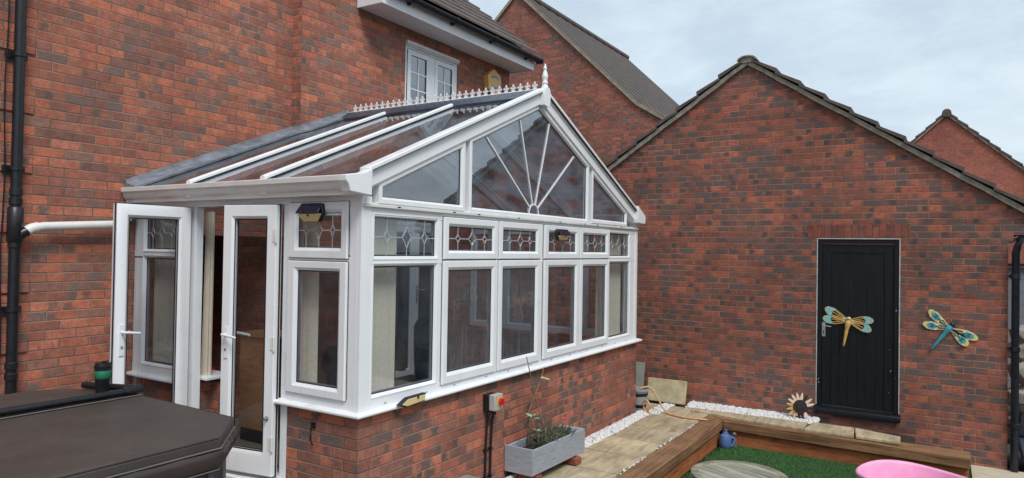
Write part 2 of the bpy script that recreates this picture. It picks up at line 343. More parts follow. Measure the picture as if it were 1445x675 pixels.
# ------------------------------------------------------------------ mesh building
class MB:
    def __init__(s): s.v = []; s.f = []; s.mi = []; s.mat = 0
    def add(s, vs, fs):
        n = len(s.v); s.v += [tuple(p) for p in vs]
        for f in fs: s.f.append(tuple(n+i for i in f)); s.mi.append(s.mat)
        return s
    def box(s, x0, x1, y0, y1, z0, z1, M4=None):
        vs = [(x, y, z) for x in (x0, x1) for y in (y0, y1) for z in (z0, z1)]
        if M4 is not None: vs = [M4 @ Vector(p) for p in vs]
        return s.add(vs, [(0, 1, 3, 2), (4, 6, 7, 5), (0, 4, 5, 1), (2, 3, 7, 6), (0, 2, 6, 4), (1, 5, 7, 3)])
    def prism(s, poly, fn, d0, d1):
        """poly: 2-D points, fn(a, b, d) -> point"""
        n = len(poly)
        vs = [fn(a, b, d0) for a, b in poly]+[fn(a, b, d1) for a, b in poly]
        fs = [tuple(range(n)), tuple(range(2*n-1, n-1, -1))]+[(i, (i+1) % n, n+(i+1) % n, n+i) for i in range(n)]
        return s.add(vs, fs)
    def loops(s, rings, closed=False, caps=True):
        n = len(rings[0]); base = len(s.v)
        for r in rings: s.v += [tuple(p) for p in r]
        m = len(rings)
        for k in range(m if closed else m-1):
            a, b = base+k*n, base+((k+1) % m)*n
            for i in range(n): s.f.append((a+i, a+(i+1) % n, b+(i+1) % n, b+i)); s.mi.append(s.mat)
        if caps and not closed:
            s.f.append(tuple(base+i for i in range(n))); s.f.append(tuple(base+(m-1)*n+i for i in reversed(range(n)))); s.mi += [s.mat]*2
        return s
    def tube(s, pts, r, seg=10):
        pts = [Vector(p) for p in pts]; rings = []
        rr = r if isinstance(r, (list, tuple)) else [r]*len(pts)
        up = Vector((0, 0, 1))
        for i, p in enumerate(pts):
            t = (pts[min(i+1, len(pts)-1)]-pts[max(i-1, 0)]).normalized()
            a = t.cross(up)
            if a.length < .05: a = t.cross(Vector((0, 1, 0)))
            a.normalize(); b = t.cross(a)
            rings.append([p+(a*math.cos(q)+b*math.sin(q))*rr[i] for q in [2*math.pi*k/seg for k in range(seg)]])
        return s.loops(rings)
    def ribbon(s, pts, w, fn, d0, d1):
        """flat strip of width w along 2-D points, in plane fn"""
        for (a, b) in zip(pts[:-1], pts[1:]):
            p, q = Vector(a), Vector(b); t = (q-p)
            if t.length < 1e-6: continue
            t.normalize(); nrm = Vector((-t.y, t.x))*w/2
            s.prism([tuple(p-nrm), tuple(q-nrm), tuple(q+nrm), tuple(p+nrm)], fn, d0, d1)
        return s
    def lathe(s, prof, c=(0, 0, 0), seg=20, sx=1.0, sy=1.0):
        return s.loops([[(c[0]+r*sx*math.cos(2*math.pi*k/seg), c[1]+r*sy*math.sin(2*math.pi*k/seg), c[2]+z) for k in range(seg)] for r, z in prof])
    def build(s, name, mats, parent=None, bevel=0.0, smooth=35, loc=None, seg=2):
        me = bpy.data.meshes.new(name)
        L = Vector(loc) if loc is not None else Vector((0, 0, 0))
        me.from_pydata([tuple(Vector(p)-L) for p in s.v], [], s.f)
        if not isinstance(mats, (list, tuple)): mats = [mats]
        for m in mats: me.materials.append(m)
        me.polygons.foreach_set('material_index', s.mi)
        bm = bmesh.new(); bm.from_mesh(me); bmesh.ops.recalc_face_normals(bm, faces=bm.faces)
        uvl = bm.loops.layers.uv.new('UVMap')
        for f in bm.faces:
            n = f.normal
            for l in f.loops:
                x, y, z = l.vert.co+L
                if abs(n.z) > .75: l[uvl].uv = (x, y)
                elif abs(n.x) > abs(n.y): l[uvl].uv = (y, z)
                else: l[uvl].uv = (x, z)
        bm.to_mesh(me); bm.free()
        if smooth:
            me.polygons.foreach_set('use_smooth', [True]*len(me.polygons)); me.set_sharp_from_angle(angle=R(smooth))
        o = bpy.data.objects.new(name, me); C.objects.link(o)
        o.location = L
        if parent is not None:
            o.parent = parent; o.location = L-(parent.location if loc is not None else parent.location)
            if loc is None: o.location = -Vector(parent_world(parent))
            else: o.location = L-Vector(parent_world(parent))
        if bevel:
            b = o.modifiers.new('bevel', 'BEVEL'); b.width = bevel; b.segments = seg; b.limit_method = 'ANGLE'; b.angle_limit = R(40)
            b.harden_normals = False
        return o

def parent_world(o):
    p = Vector((0, 0, 0))
    while o is not None: p = p+o.location; o = o.parent
    return p
def tag(o, label=None, cat=None, group=None, kind=None):
    for k, v in (('label', label), ('category', cat), ('group', group), ('kind', kind)):
        if v: o[k] = v
    return o
def thing(name, loc, label, cat, group=None):
    o = bpy.data.objects.new(name, None); C.objects.link(o); o.location = loc; o.empty_display_size = .1
    return tag(o, label, cat, group)

def inset(poly, d):
    """inset a convex polygon (counter-clockwise) by d"""
    n = len(poly); area = sum(poly[i][0]*poly[(i+1) % n][1]-poly[(i+1) % n][0]*poly[i][1] for i in range(n))
    sg = 1 if area > 0 else -1; out = []
    for i in range(n):
        p0, p1, p2 = Vector(poly[i-1]), Vector(poly[i]), Vector(poly[(i+1) % n])
        e1, e2 = (p1-p0).normalized(), (p2-p1).normalized()
        n1, n2 = Vector((-e1.y, e1.x))*sg, Vector((-e2.y, e2.x))*sg
        k = (n1+n2); k = k/ max(.05, k.dot(n1))
        q = p1+k*d; out.append((q.x, q.y))
    return out
def rect(a0, a1, b0, b1): return [(a0, b0), (a1, b0), (a1, b1), (a0, b1)]

FR = lambda a, b, d: (a, -d, b)            # conservatory front, outward = -y
W_ = 4.87; D_ = 2.663; D2 = 2.523; G_ = 5.866
SD = lambda a, b, d: (-d, a, b)            # conservatory door side, outward = -x
RS = lambda a, b, d: (W_+d, a, b)          # conservatory far side, outward = +x
GA = lambda a, b, d: (G_-d, a, b)          # garage wall, outward = -x
HW = lambda a, b, d: (a, D2-d, b)          # house wall, outward = -y

def ring(mb, outer, w, fn, front, back, glassd, bead=.016):
    """mitred frame with a chamfered bead; outer polygon, face width w, glass at depth glassd"""
    prof = [(0, back), (0, front-.004), (.004, front), (w-bead, front), (w, max(glassd+.004, front-bead)), (w, back)]
    return mb.loops([[fn(a, b, d) for a, b in inset(outer, i)] for i, d in prof], closed=True)

def pane(outer, fn, d, mat, parent, name='pane', th=.004):
    mb = MB(); mb.add([fn(a, b, d) for a, b in outer], [tuple(range(len(outer)))])
    return mb.build(name, mat, parent, smooth=0)

def leading(g, fn, d, parent, n=3):
    """leaded diamonds across a glass rectangle g = a0, a1, b0, b1"""
    a0, a1, b0, b1 = g; w, h = a1-a0, b1-b0; cy = b0+h*.50
    mb = MB(); lw = .0075
    xs = [(.20, .24), (.52, .40), (.82, .24)] if n == 3 else [(.25, .3), (.75, .3)]
    last = a0
    sw = min(.105, w*.17)
    for f, hh in xs:
        cx = a0+w*f; hw = sw*(.62 if hh < .3 else 1.0)*.5; H = h*hh
        mb.ribbon([(last, cy), (cx-hw, cy)], lw, fn, d-.001, d+.003)
        top, bot = (cx, cy+H*.75), (cx, cy-H*.75)
        for sx in (-1, 1):
            for py in (top, bot):
                s = (cx+sx*hw, cy); pts = []
                for k in range(7):
                    t = k/6; mx = (1-t)*s[0]+t*py[0]; my = (1-t)*s[1]+t*py[1]
                    q = .16*4*t*(1-t)
                    pts.append((mx-(mx-cx)*q, my-(my-cy)*q*.6))
                mb.ribbon(pts, lw, fn, d-.001, d+.0035)
        mb.ribbon([top, (cx, b1)], lw*.8, fn, d-.001, d+.003); mb.ribbon([bot, (cx, b0)], lw*.8, fn, d-.001, d+.003)
        last = cx+hw
    mb.ribbon([(last, cy), (a1, cy)], lw, fn, d-.001, d+.003)
    return mb.build('leading', M['came'], parent, smooth=0)

# ------------------------------------------------------------------ sky, sun, camera
world = bpy.data.worlds.new('World'); scene.world = world; world.use_nodes = True
wt = NT(world)
sky = wt.n('ShaderNodeTexSky', sky_type='NISHITA'); sky.sun_disc = False
SUN_EL, SUN_ROT = R(52), R(215)
sky.sun_elevation = SUN_EL; sky.sun_rotation = SUN_ROT; sky.air_density = 1.0; sky.dust_density = 2.5
gen = wt.n('ShaderNodeTexCoord').outputs['Generated']
gs = wt.sep(gen)
den = wt.m('ADD', wt.m('MAXIMUM', gs[2], 0.0), .18)
cl = wt.comb(wt.m('DIVIDE', gs[0], den), wt.m('DIVIDE', gs[1], den), 0.0)
c1 = wt.noise(cl, 1.1, 7.0, .58, .5); c2 = wt.noise(cl, 3.3, 5.0, .6, .3)
cov = wt.sstep(wt.m('ADD', wt.m('MULTIPLY', c1, .75), wt.m('MULTIPLY', c2, .25)), .30, .66, .80, .98)
cov = wt.m('MULTIPLY', cov, wt.sstep(gs[2], -.05, .02))
cloudcol = wt.mix(wt.sstep(wt.m('ADD', wt.m('MULTIPLY', c1, .5), wt.m('MULTIPLY', c2, .5)), .36, .62), (3.6, 4.3, 4.86), (4.3, 4.98, 5.5))
colw = wt.mix(cov, sky.outputs[0], cloudcol)
bg = wt.n('ShaderNodeBackground'); bg.inputs[1].default_value = .105
wt.link(colw, bg.inputs[0]); wt.link(bg.outputs[0], wt.n('ShaderNodeOutputWorld').inputs[0])

sd = bpy.data.lights.new('sun', 'SUN'); sd.energy = 1.5; sd.angle = R(22); sd.color = (1, .96, .91)
so = bpy.data.objects.new('sun', sd); C.objects.link(so); so['kind'] = 'structure'
# direction towards the sun matching the sky node (rotation measured from +Y, clockwise)
sdir = Vector((math.sin(SUN_ROT)*math.cos(SUN_EL), math.cos(SUN_ROT)*math.cos(SUN_EL), math.sin(SUN_EL)))
so.rotation_euler = (-sdir).to_track_quat('-Z', 'Y').to_euler()

cam = bpy.data.cameras.new('camera'); co = bpy.data.objects.new('camera', cam); C.objects.link(co); scene.camera = co
cam.sensor_width = 36; cam.lens = 986.98/1445*36; cam.clip_end = 2000; cam.clip_start = .05
y_, p_, r_ = R(31.8536), R(.8686), R(.91196)
fwd = Vector((math.cos(y_)*math.cos(p_), math.sin(y_)*math.cos(p_), math.sin(p_)))
rt = Vector((math.sin(y_), -math.cos(y_), 0)); up = rt.cross(fwd)
rt2 = rt*math.cos(r_)+up*math.sin(r_); up2 = rt2.cross(fwd)
co.matrix_world = Matrix(((rt2.x, up2.x, -fwd.x, -3.4107), (rt2.y, up2.y, -fwd.y, -3.2956), (rt2.z, up2.z, -fwd.z, 2.0283), (0, 0, 0, 1)))
scene.view_settings.view_transform = 'Standard'; scene.view_settings.look = 'None'
scene.view_settings.exposure = .74; scene.view_settings.gamma = 1.0
scene.cycles.max_bounces = 10; scene.cycles.transparent_max_bounces = 24; scene.cycles.caustics_reflective = False; scene.cycles.caustics_refractive = False
try: scene.cycles.use_denoising = True
except Exception: pass

# ------------------------------------------------------------------ ground, paths
mb = MB(); mb.add([(-150, -150, -.42), (200, -150, -.42), (200, 200, -.42), (-150, 200, -.42)], [(0, 1, 2, 3)])
tag(mb.build('ground', M['ground'], smooth=0), kind='structure')
mb = MB(); mb.box(-9, 1.25, -7, D_-.01, -.41, .20)
tag(mb.build('terrace', M['terrace'], smooth=0), kind='structure')
mb = MB(); mb.box(1.255, 5.86, -.77, 2.4, -.41, -.035); mb.box(5.30, 5.862, -3.0, -.775, -.41, -.04)
tag(mb.build('path_bed', M['soil'], smooth=0), kind='structure')
mb = MB(); mb.box(1.255, 5.9, -7, -1.06, -.41, -.285)
tag(mb.build('lawn_base', M['grass_base'], smooth=0), kind='structure')

def slabs(name, quads, th=.035):
    """riven slabs, each with its own slightly uneven outline and tint, in one sheet"""
    mb = MB(); tints = []
    rnd = random.Random(3)
    for q in quads:
        q = [(x+rnd.uniform(-.006, .006), y+rnd.uniform(-.006, .006), z+rnd.uniform(-.003, .003)) for x, y, z in q]
        mb.add(q+[(x, y, z-th) for x, y, z in q], [(0, 1, 2, 3), (7, 6, 5, 4), (0, 4, 5, 1), (1, 5, 6, 2), (2, 6, 7, 3), (3, 7, 4, 0)])
        k = rnd.uniform(.86, 1.08); tints += [(k, k*rnd.uniform(.97, 1.0), k*rnd.uniform(.93, 1.02), 1)]*6
    o = mb.build(name, M['slab'], smooth=0, bevel=.006)
    at = o.data.attributes.new('tint', 'FLOAT_COLOR', 'FACE')
    at.data.foreach_set('color', [c for tt in tints for c in tt])
    return tag(o, kind='structure')
q = []
xs = [1.27, 1.95, 2.55, 3.15, 3.75, 4.35, 4.95]
for a, b in zip(xs[:-1], xs[1:]):
    q.append([(a+.0105, -.765, 0), (b-.0105, -.765, 0), (b-.0105, -.135, 0), (a+.0105, -.135, 0)])
q += [[(4.956, -.555, 0), (5.42, -.535, 0), (5.56, -.135, 0), (4.956, -.135, 0)], [(4.956, -.765, 0), (5.38, -.765, 0), (5.415, -.548, 0), (4.956, -.567, 0)],
      [(5.43, -.535, 0), (5.60, -.525, 0), (5.60, -.135, 0), (5.57, -.135, 0)], [(4.956, -.123, 0), (5.60, -.123, 0), (5.60, .45, 0), (4.956, .45, 0)],
      [(4.956, .46, 0), (5.8, .46, 0), (5.8, 1.1, 0), (4.956, 1.1, 0)]]
slabs('path', q)
slabs('path_edging', [[(5.26, -1.35, .027), (5.565, -1.35, .027), (5.575, -.545, .022), (5.42, -.545, .022)],
                      [(5.215, -1.91, .027), (5.57, -1.91, .027), (5.565, -1.362, .027), (5.255, -1.362, .027)],
                      [(5.205, -2.44, .029), (5.60, -2.40, .029), (5.62, -1.95, .029), (5.21, -1.922, .029)],
                      [(5.205, -2.885, .029), (5.47, -2.88, .029), (5.60, -2.412, .029), (5.205, -2.452, .029)]], .033)

# white pebbles
ico = bmesh.new(); bmesh.ops.create_icosphere(ico, subdivisions=1, radius=1.0)
ICO_V = np.array([v.co[:] for v in ico.verts]); ICO_F = [tuple(v.index for v in f.verts) for f in ico.faces]; ico.free()
def pebbles(name, spots, label, size=(.011, .023)):
    rnd = np.random.RandomState(len(spots)); V = []; F = []
    for k, (x, y, z) in enumerate(spots):
        s = rnd.uniform(size[0], size[1])*np.array([rnd.uniform(.8, 1.25), rnd.uniform(.8, 1.25), rnd.uniform(.55, .9)])
        a = rnd.uniform(0, 6.28); c, sn = math.cos(a), math.sin(a)
        v = ICO_V*rnd.uniform(.82, 1.15, (len(ICO_V), 1))*s
        v = v @ np.array([[c, sn, 0], [-sn, c, 0], [0, 0, 1]])
        tl = rnd.uniform(-.5, .5); c, sn = math.cos(tl), math.sin(tl); v = v @ np.array([[1, 0, 0], [0, c, sn], [0, -sn, c]])
        V.append(v+np.array([x, y, z])); F += [tuple(i+k*len(ICO_V) for i in f) for f in ICO_F]
    me = bpy.data.meshes.new(name); me.from_pydata(np.concatenate(V).tolist(), [], F); me.materials.append(M['pebble'])
    o = bpy.data.objects.new(name, me); C.objects.link(o)
    return tag(o, label, 'gravel', kind='stuff')
rnd = np.random.RandomState(2)
sp = []
for i in range(3600):
    x = rnd.uniform(1.3, 4.93); wdt = .145 if x > 2.6 else .10; y = -rnd.uniform(.006, wdt+rnd.uniform(0, .018)); e = min(abs(y), wdt+.02-abs(y))
    sp.append((x, y, -.02+min(.045, e*.9)*rnd.uniform(.3, 1.0)+.012))
pebbles('gravel', sp, 'white pebble strip along the foot of the conservatory wall')
sp = []
for i in range(3000):
    y = -rnd.uniform(.42, 1.99); x0 = 5.60 if y > -.55 else 5.575; x0 += max(0, -y-1.9)*.6
    x = rnd.uniform(x0+rnd.uniform(-.02, 0), 5.855); e = min(x-x0+.01, .2)
    sp.append((x, y, -.012+min(.03, e*.4)*rnd.uniform(.3, 1)+.02))
for i in range(420):
    sp.append((rnd.uniform(5.0, 5.83), -rnd.uniform(-.1, .42)*.3-.115, rnd.uniform(-.01, .004)))
pebbles('gravel', sp, 'white pebble strip along the foot of the garage wall')
sp = []
for i in range(420):
    x = 1.6+(3.4)*rnd.uniform(0, 1); sp.append((x, -.776+rnd.uniform(-.014, .014), rnd.uniform(-.03, .006) if rnd.rand() < .55+.4*math.sin(x*7) else -.03))
pebbles('gravel', sp, 'white pebbles filling the joint between paving and timber sleeper', (.006, .013))

# lawn blades
nb = 62000
rs = np.random.RandomState(4)
px = rs.uniform(2.3, 5.2, nb); py = rs.uniform(-3.95, -1.0, nb); px = np.where(py < -3.45, 2.3+(px-2.3)*.82, px)
h = rs.uniform(.016, .034, nb); a = rs.uniform(0, 2*np.pi, nb); w = rs.uniform(.0016, .003, nb)
lx, ly = rs.uniform(-.016, .016, nb), rs.uniform(-.016, .016, nb)
V = np.empty((nb, 3, 3)); V[:, 0] = np.stack([px-w*np.cos(a), py-w*np.sin(a), np.full(nb, -.287)], 1)
V[:, 1] = np.stack([px+w*np.cos(a), py+w*np.sin(a), np.full(nb, -.287)], 1); V[:, 2] = np.stack([px+lx, py+ly, -.285+h], 1)
me = bpy.data.meshes.new('lawn'); me.from_pydata(V.reshape(-1, 3).tolist(), [], np.arange(nb*3).reshape(-1, 3).tolist()); me.materials.append(M['grass'])
lo = bpy.data.objects.new('lawn', me); C.objects.link(lo); tag(lo, 'green artificial grass sunk between the timber sleepers', 'lawn', kind='stuff')

# ------------------------------------------------------------------ sleepers
def sleeper(pts, z0, z1, mat, label, jag=0):
    mb = MB()
    n = 14; ring_ = []
    rr = random.Random(jag+1)
    (ax, ay), (bx, by), (cx, cy), (dx, dy) = pts      # a->b near edge, d->c far edge (long direction a->b, d->c)
    for k in range(n+1):
        t = k/n; j = lambda: rr.uniform(-.003, .003)
        e = (ax+(bx-ax)*t, ay+(by-ay)*t); f = (dx+(cx-dx)*t, dy+(cy-dy)*t)
        zt = z1[0]+(z1[1]-z1[0])*t; zb = z0[0]+(z0[1]-z0[0])*t
        ring_.append([(e[0]+j(), e[1]+j(), zb), (f[0]+j(), f[1]+j(), zb), (f[0]+j(), f[1]+j(), zt+j()), (e[0]+j(), e[1]+j(), zt+j())])
    mb.loops(ring_)
    o = mb.build('railway_sleeper', mat, bevel=.007, smooth=50)
    return tag(o, label, 'sleeper', 'timber sleepers edging the lawn')
sleeper([(1.3, -.79), (5.40, -.782), (5.17, -1.005), (1.3, -1.015)], (-.112, -.112), (.0, .0), M['sleeper_x'], 'long weathered sleeper beside the slab path, flush with the slabs', 1)
sleeper([(5.415, -.79), (5.405, -3.52), (5.10, -3.515), (5.183, -1.012)], (-.112, -.125), (-.001, -.014), M['sleeper_y'], 'top sleeper below the garage door, the paving slabs resting on it', 2)
sleeper([(1.3, -.80), (5.17, -.80), (5.12, -.985), (1.3, -.995)], (-.29, -.29), (-.116, -.116), M['sleeper_low_x'], 'lower sleeper under the long path sleeper, meeting the grass', 3)
sleeper([(5.40, -.99), (5.40, -3.50), (5.16, -3.50), (5.215, -.99)], (-.29, -.29), (-.118, -.13), M['sleeper_low_y'], 'lower reddish sleeper under the garage side sleeper, meeting the grass', 4)
mb = MB()
for k in range(8): mb.box(4.72+k*.145, 4.72+k*.145+.139, -6.5, -3.535, -.40, -.262)
tag(mb.build('timber_deck', M['pale_deck'], bevel=.004), 'pale weathered deck boards past the end of the sleepers', 'decking')

# ------------------------------------------------------------------ conservatory
RX = 2.36; SLOPE = .4185
roof_z = lambda x: 2.49+SLOPE*(x+.10) if x <= RX else 2.49+SLOPE*(2*RX+.10-x)
cons = thing('conservatory', (0, 0, 0), 'white conservatory with gabled glass roof and open doors on a low brick wall', 'conservatory')
# dwarf wall
mb = MB()
mb.box(.003, 4.90, .003, .22, -.41, .905); mb.box(.003, .22, .2201, .755, -.41, .905); mb.box(.003, .22, 1.873, 2.66, -.41, .905)
mb.box(.2205, .31, 1.775, 2.51, -.41, .9); mb.box(4.70, 4.90, .2201, 2.52, -.41, .905)
mb.build('dwarf_wall', M['brick_dwarf'], cons, smooth=0)
mb = MB(); mb.box(.225, 4.695, .2205, D2-.005, -.41, .36); mb.box(.01, .222, .757, 1.871, -.41, .30)
mb.build('floor', M['floor'], cons, smooth=0)
# sill
def sillpts(fn, a0, a1, m0, m1):
    mb_ = []
    for a, s in ((a0, m0), (a1, m1)):
        mb_.append([fn(a-s*d, b, d) for d, b in ((-.08, .904), (.048, .904), (.055, .910), (.055, .922), (.045, .930), (-.0, .9365), (-.08, .9365))])
    return mb_
mb = MB(); mb.loops(sillpts(FR, 0.0, 4.945, 1, 0)); mb.loops(sillpts(SD, 0.0, .775, 1, 0)); mb.loops(sillpts(SD, 1.88, 2.658, 0, 0))
mb.build('sill', M['upvc'], cons, bevel=.002)
# inside sill
mb = MB(); mb.box(.072, 4.8, .082, .30, .9365, .96); mb.box(.082, .30, .31, .755, .9365, .96); mb.box(.082, .34, 1.735, 2.51, .9365, .962)
mb.build('window_board', M['upvc'], cons, bevel=.004)
# fixed frame members of the front
def members(mb, fn, hor, ver, back=-.07):
    for a0, a1, b0, b1 in hor: mb.prism(rect(a0, a1, b0, b1), fn, back, 0)
    for a0, a1, b0, b1 in ver: mb.prism(rect(a0, a1, b0, b1), fn, back, -.0025)
mb = MB()
members(mb, FR, [(.10, 4.868, .937, 1.006), (.10, 4.868, 1.910, 1.962), (.10, 4.868, 2.243, 2.304)],
        [(x0, x1, b0, b1) for x0, x1 in ((.101, .128), (.832, .898), (1.615, 1.69), (2.372, 2.482), (3.195, 3.262), (3.962, 4.03), (4.62, 4.867)) for b0, b1 in ((1.0065, 1.9095), (1.9625, 2.2425))])
# groove covers at the coupling post
mb.prism(rect(2.418, 2.436, .94, 2.30), FR, 0.0, .006)
members(mb, SD, [(.10, .688, .937, 1.006), (.10, .688, 1.908, 1.962), (.10, .688, 2.243, 2.304), (1.872, 2.655, .937, 1.006), (1.872, 2.655, 1.92, 1.972), (1.872, 2.655, 2.262, 2.304)],
        [(y0, y1, b0, b1) for y0, y1 in ((.101, .168), (.632, .687), (1.873, 2.035), (2.535, 2.654)) for b0, b1 in ((1.0065, 1.9075), (1.9725, 2.2425))])
members(mb, SD, [(.6885, 1.872, 2.329, 2.372), (.6885, 1.872, .305, .378)], [(.689, .760, .3785, 2.3285), (1.800, 1.871, .3785, 2.3285)], -.07)
members(mb, SD, [(.10, .688, 2.3045, 2.372), (1.8725, 2.655, 2.3045, 2.372)], [])
members(mb, RS, [(.10, 2.50, .937, 1.006), (.10, 2.50, 1.90, 1.96), (.10, 2.50, 2.243, 2.372)], [(y0, y1, b0, b1) for y0, y1 in ((.101, .16), (.66, .74), (1.26, 1.34), (1.86, 1.94), (2.42, 2.5)) for b0, b1 in ((1.0065, 1.8995), (1.9605, 2.2425))])
mb.build('window_frame', M['upvc'], cons, bevel=.002)
# corner posts
mb = MB()
mb.prism([(0.0, 0.0), (.098, 0.0), (.098, .055), (.055, .098), (0, .098)], lambda a, b, d: (a-.003, b-.003, d), .9375, 2.372)
mb.prism(rect(.030, .034, .94, 2.36), FR, .003, .0045); mb.prism(rect(.030, .034, .94, 2.36), SD, .003, .0045)
mb.build('corner_post', M['upvc'], cons, bevel=.003)
mb = MB(); mb.prism(rect(4.80, 4.873, .9375, 2.372), FR, -.09, .004); mb.build('corner_post', M['upvc'], cons, bevel=.003)
# shadow gap around each opening sash, painted as a black ring
def window(name, sash, g, fn, proud, mat, lead=False, parent=cons):
    """sash = outer rectangle or None (fixed light), g = glass rectangle"""
    a0, a1, b0, b1 = g
    mb = MB()
    if sash:
        o_ = rect(*sash)
        # sides can differ in width: profile rings between outer and glass rectangle
        outer, gl = o_, rect(*g)
        def lerp(t, d): return [fn(p[0]+(q[0]-p[0])*t, p[1]+(q[1]-p[1])*t, d) for p, q in zip(outer, gl)]
        mb.loops([lerp(0, .001), lerp(0, proud-.005), lerp(.07, proud), lerp(.70, proud), lerp(.80, proud-.006), lerp(1, proud-.016), lerp(1, -.03), lerp(.5, -.03)], closed=True)
        gd = proud-.022
        gpm = MB(); gpm.loops([[fn(a, b, d) for a, b in inset(o_, i)] for i, d in ((-.0045, -.001), (-.0045, .0022), (-.0004, .0022), (-.0004, -.001))], closed=True)
    else:
        e = .024
        outer = rect(a0-e, a1+e, b0-e, b1+e)
        def lerp(t, d): return [fn(p[0]+(q[0]-p[0])*t, p[1]+(q[1]-p[1])*t, d) for p, q in zip(outer, rect(*g))]
        mb.loops([lerp(0, -.02), lerp(0, .003), lerp(.25, .004), lerp(1, -.018), lerp(1, -.04), lerp(0, -.04)], closed=True)
        gd = -.024
    w = mb.build(name, M['upvc'], parent, smooth=30)
    if sash: gpm.build('shadow_gap_ring', M['seal'], w, smooth=0)
    pane(rect(a0-.002, a1+.002, b0-.002, b1+.002), fn, gd, mat, w)
    gr = rect(*g)
    s2 = MB(); s2.loops([[fn(a, b, d) for a, b in inset(gr, i)] for i, d in ((-.001, gd-.001), (-.001, gd+.003), (.005, gd+.003), (.005, gd-.001))], closed=True)
    s2.build('seal', M['seal'], w, smooth=0)
    # spacer bar between the two sheets
    s3 = MB(); s3.loops([[fn(a, b, d) for a, b in inset(gr, i)] for i, d in ((-.001, gd-.020), (-.001, gd-.006), (.012, gd-.006), (.012, gd-.020))], closed=True)
    s3.build('spacer', M['trim_grey'], w, smooth=0)
    if lead: leading(g, fn, gd+.001, w)
    return w
window('window', None, (.136, .806, 1.968, 2.237), FR, 0, M['glass'], True)
window('window', None, (.136, .806, 1.027, 1.900), FR, 0, M['glass'])
for (s0, s1, g0, g1, mt) in ((.882, 1.640, .957, 1.567, 'glass_mist'), (1.662, 2.398, 1.738, 2.312, 'glass_mist'), (2.462, 3.215, 2.570, 3.138, 'glass'), (3.233, 3.988, 3.322, 3.904, 'glass')):
    window('window', (s0, s1, 1.946, 2.272), (g0, g1, 2.013, 2.203), FR, .020, M['glass'], True)
    window('window', (s0, s1, .982, 1.934), (g0, g1, 1.066, 1.862), FR, .020, M[mt])
window('window', None, (4.024, 4.612, 1.972, 2.237), FR, 0, M['glass'], True)
window('window', None, (4.030, 4.622, 1.030, 1.895), FR, 0, M['glass'])
window('window', (.112, .690, 1.948, 2.336), (.184, .600, 2.020, 2.262), SD, .020, M['glass'], True)
window('window', (.112, .690, .998, 1.926), (.194, .598, 1.070, 1.862), SD, .020, M['glass'])
window('window', None, (2.06, 2.50, 1.985, 2.256), SD, 0, M['glass'], True)
window('window', None, (2.06, 2.50, 1.030, 1.912), SD, 0, M['glass'])
for y0, y1 in ((.18, .64), (.76, 1.24), (1.36, 1.84), (1.96, 2.40)):
    window('window', None, (y0, y1, 1.98, 2.225), RS, 0, M['glass'])
    window('window', None, (y0, y1, 1.03, 1.88), RS, 0, M['glass'])

# gable: beam, ledge, framed lights
mb = MB()
mb.prism([(.0, 2.3055), (4.86, 2.3055), (4.86, 2.33), (.0, 2.33)], FR, -.07, .002)
mb.prism([(.012, 2.300), (4.862, 2.300), (4.862, 2.322), (.012, 2.322)], FR, .0025, .024)
mb.build('ledge', M['upvc_aged'], cons, bevel=.003)
for x_ in (.33, .98, 1.32, 1.95, 2.75, 3.31, 3.62, 4.30):
    MB().prism(rect(x_, x_+.032, 2.3085, 2.3175), FR, .0235, .0255).build('drain_slot', M['seal'], cons)
for x_ in (.25, .70, 1.05, 1.50, 1.85, 2.25, 2.65, 3.05, 3.45, 3.85, 4.2, 4.52):
    MB().prism(rect(x_, x_+.026, .9505, .957), FR, -.001, .0025).build('drain_slot', M['trim_grey'], cons)
gz = lambda x: 2.405+.4285*(x-.12) if x < RX else 2.405+.4285*(2*RX-x-.12)
def gable_light(poly, name='gable_light'):
    mb = MB(); ring(mb, inset(poly, -.046), .046, FR, .012, -.05, -.012)
    w = mb.build(name, M['upvc'], cons, smooth=30)
    pane(inset(poly, -.002), FR, -.014, M['glass_gable'], w)
    s = MB(); s.loops([[FR(a, b, d) for a, b in inset(poly, i)] for i, d in ((-.001, -.014), (-.001, -.009), (.004, -.009), (.004, -.014))], closed=True)
    s.build('seal', M['seal'], w, smooth=0)
    return w
gable_light([(.20, 2.375), (1.106, 2.375), (1.106, gz(1.106)), (.20, gz(.20))])
gl_c = gable_light([(1.258, 2.368), (3.392, 2.368), (3.392, gz(3.392)), (RX, gz(RX)), (1.258, gz(1.258))])
gable_light([(3.56, 2.378), (4.46, 2.378), (4.46, gz(4.46)+.01), (3.56, gz(3.56))])
# sunburst bars
mb = MB(); cx, cz, rr = 2.285, 2.368, .088
mb.ribbon([(cx+rr*math.cos(math.pi*k/20), cz+rr*math.sin(math.pi*k/20)) for k in range(21)], .0135, FR, -.013, -.003)
for ex, ez in ((1.475, 2.972), (2.014, 3.205), (2.565, 3.262), (3.10, 3.005)):
    v = Vector((ex-cx, ez-cz)).normalized(); mb.ribbon([(cx+v.x*rr*1.06, cz+v.y*rr*1.06), (ex, ez)], .0135, FR, -.013, -.0035)
mb.build('sunburst_bars', M['upvc'], gl_c, smooth=30)
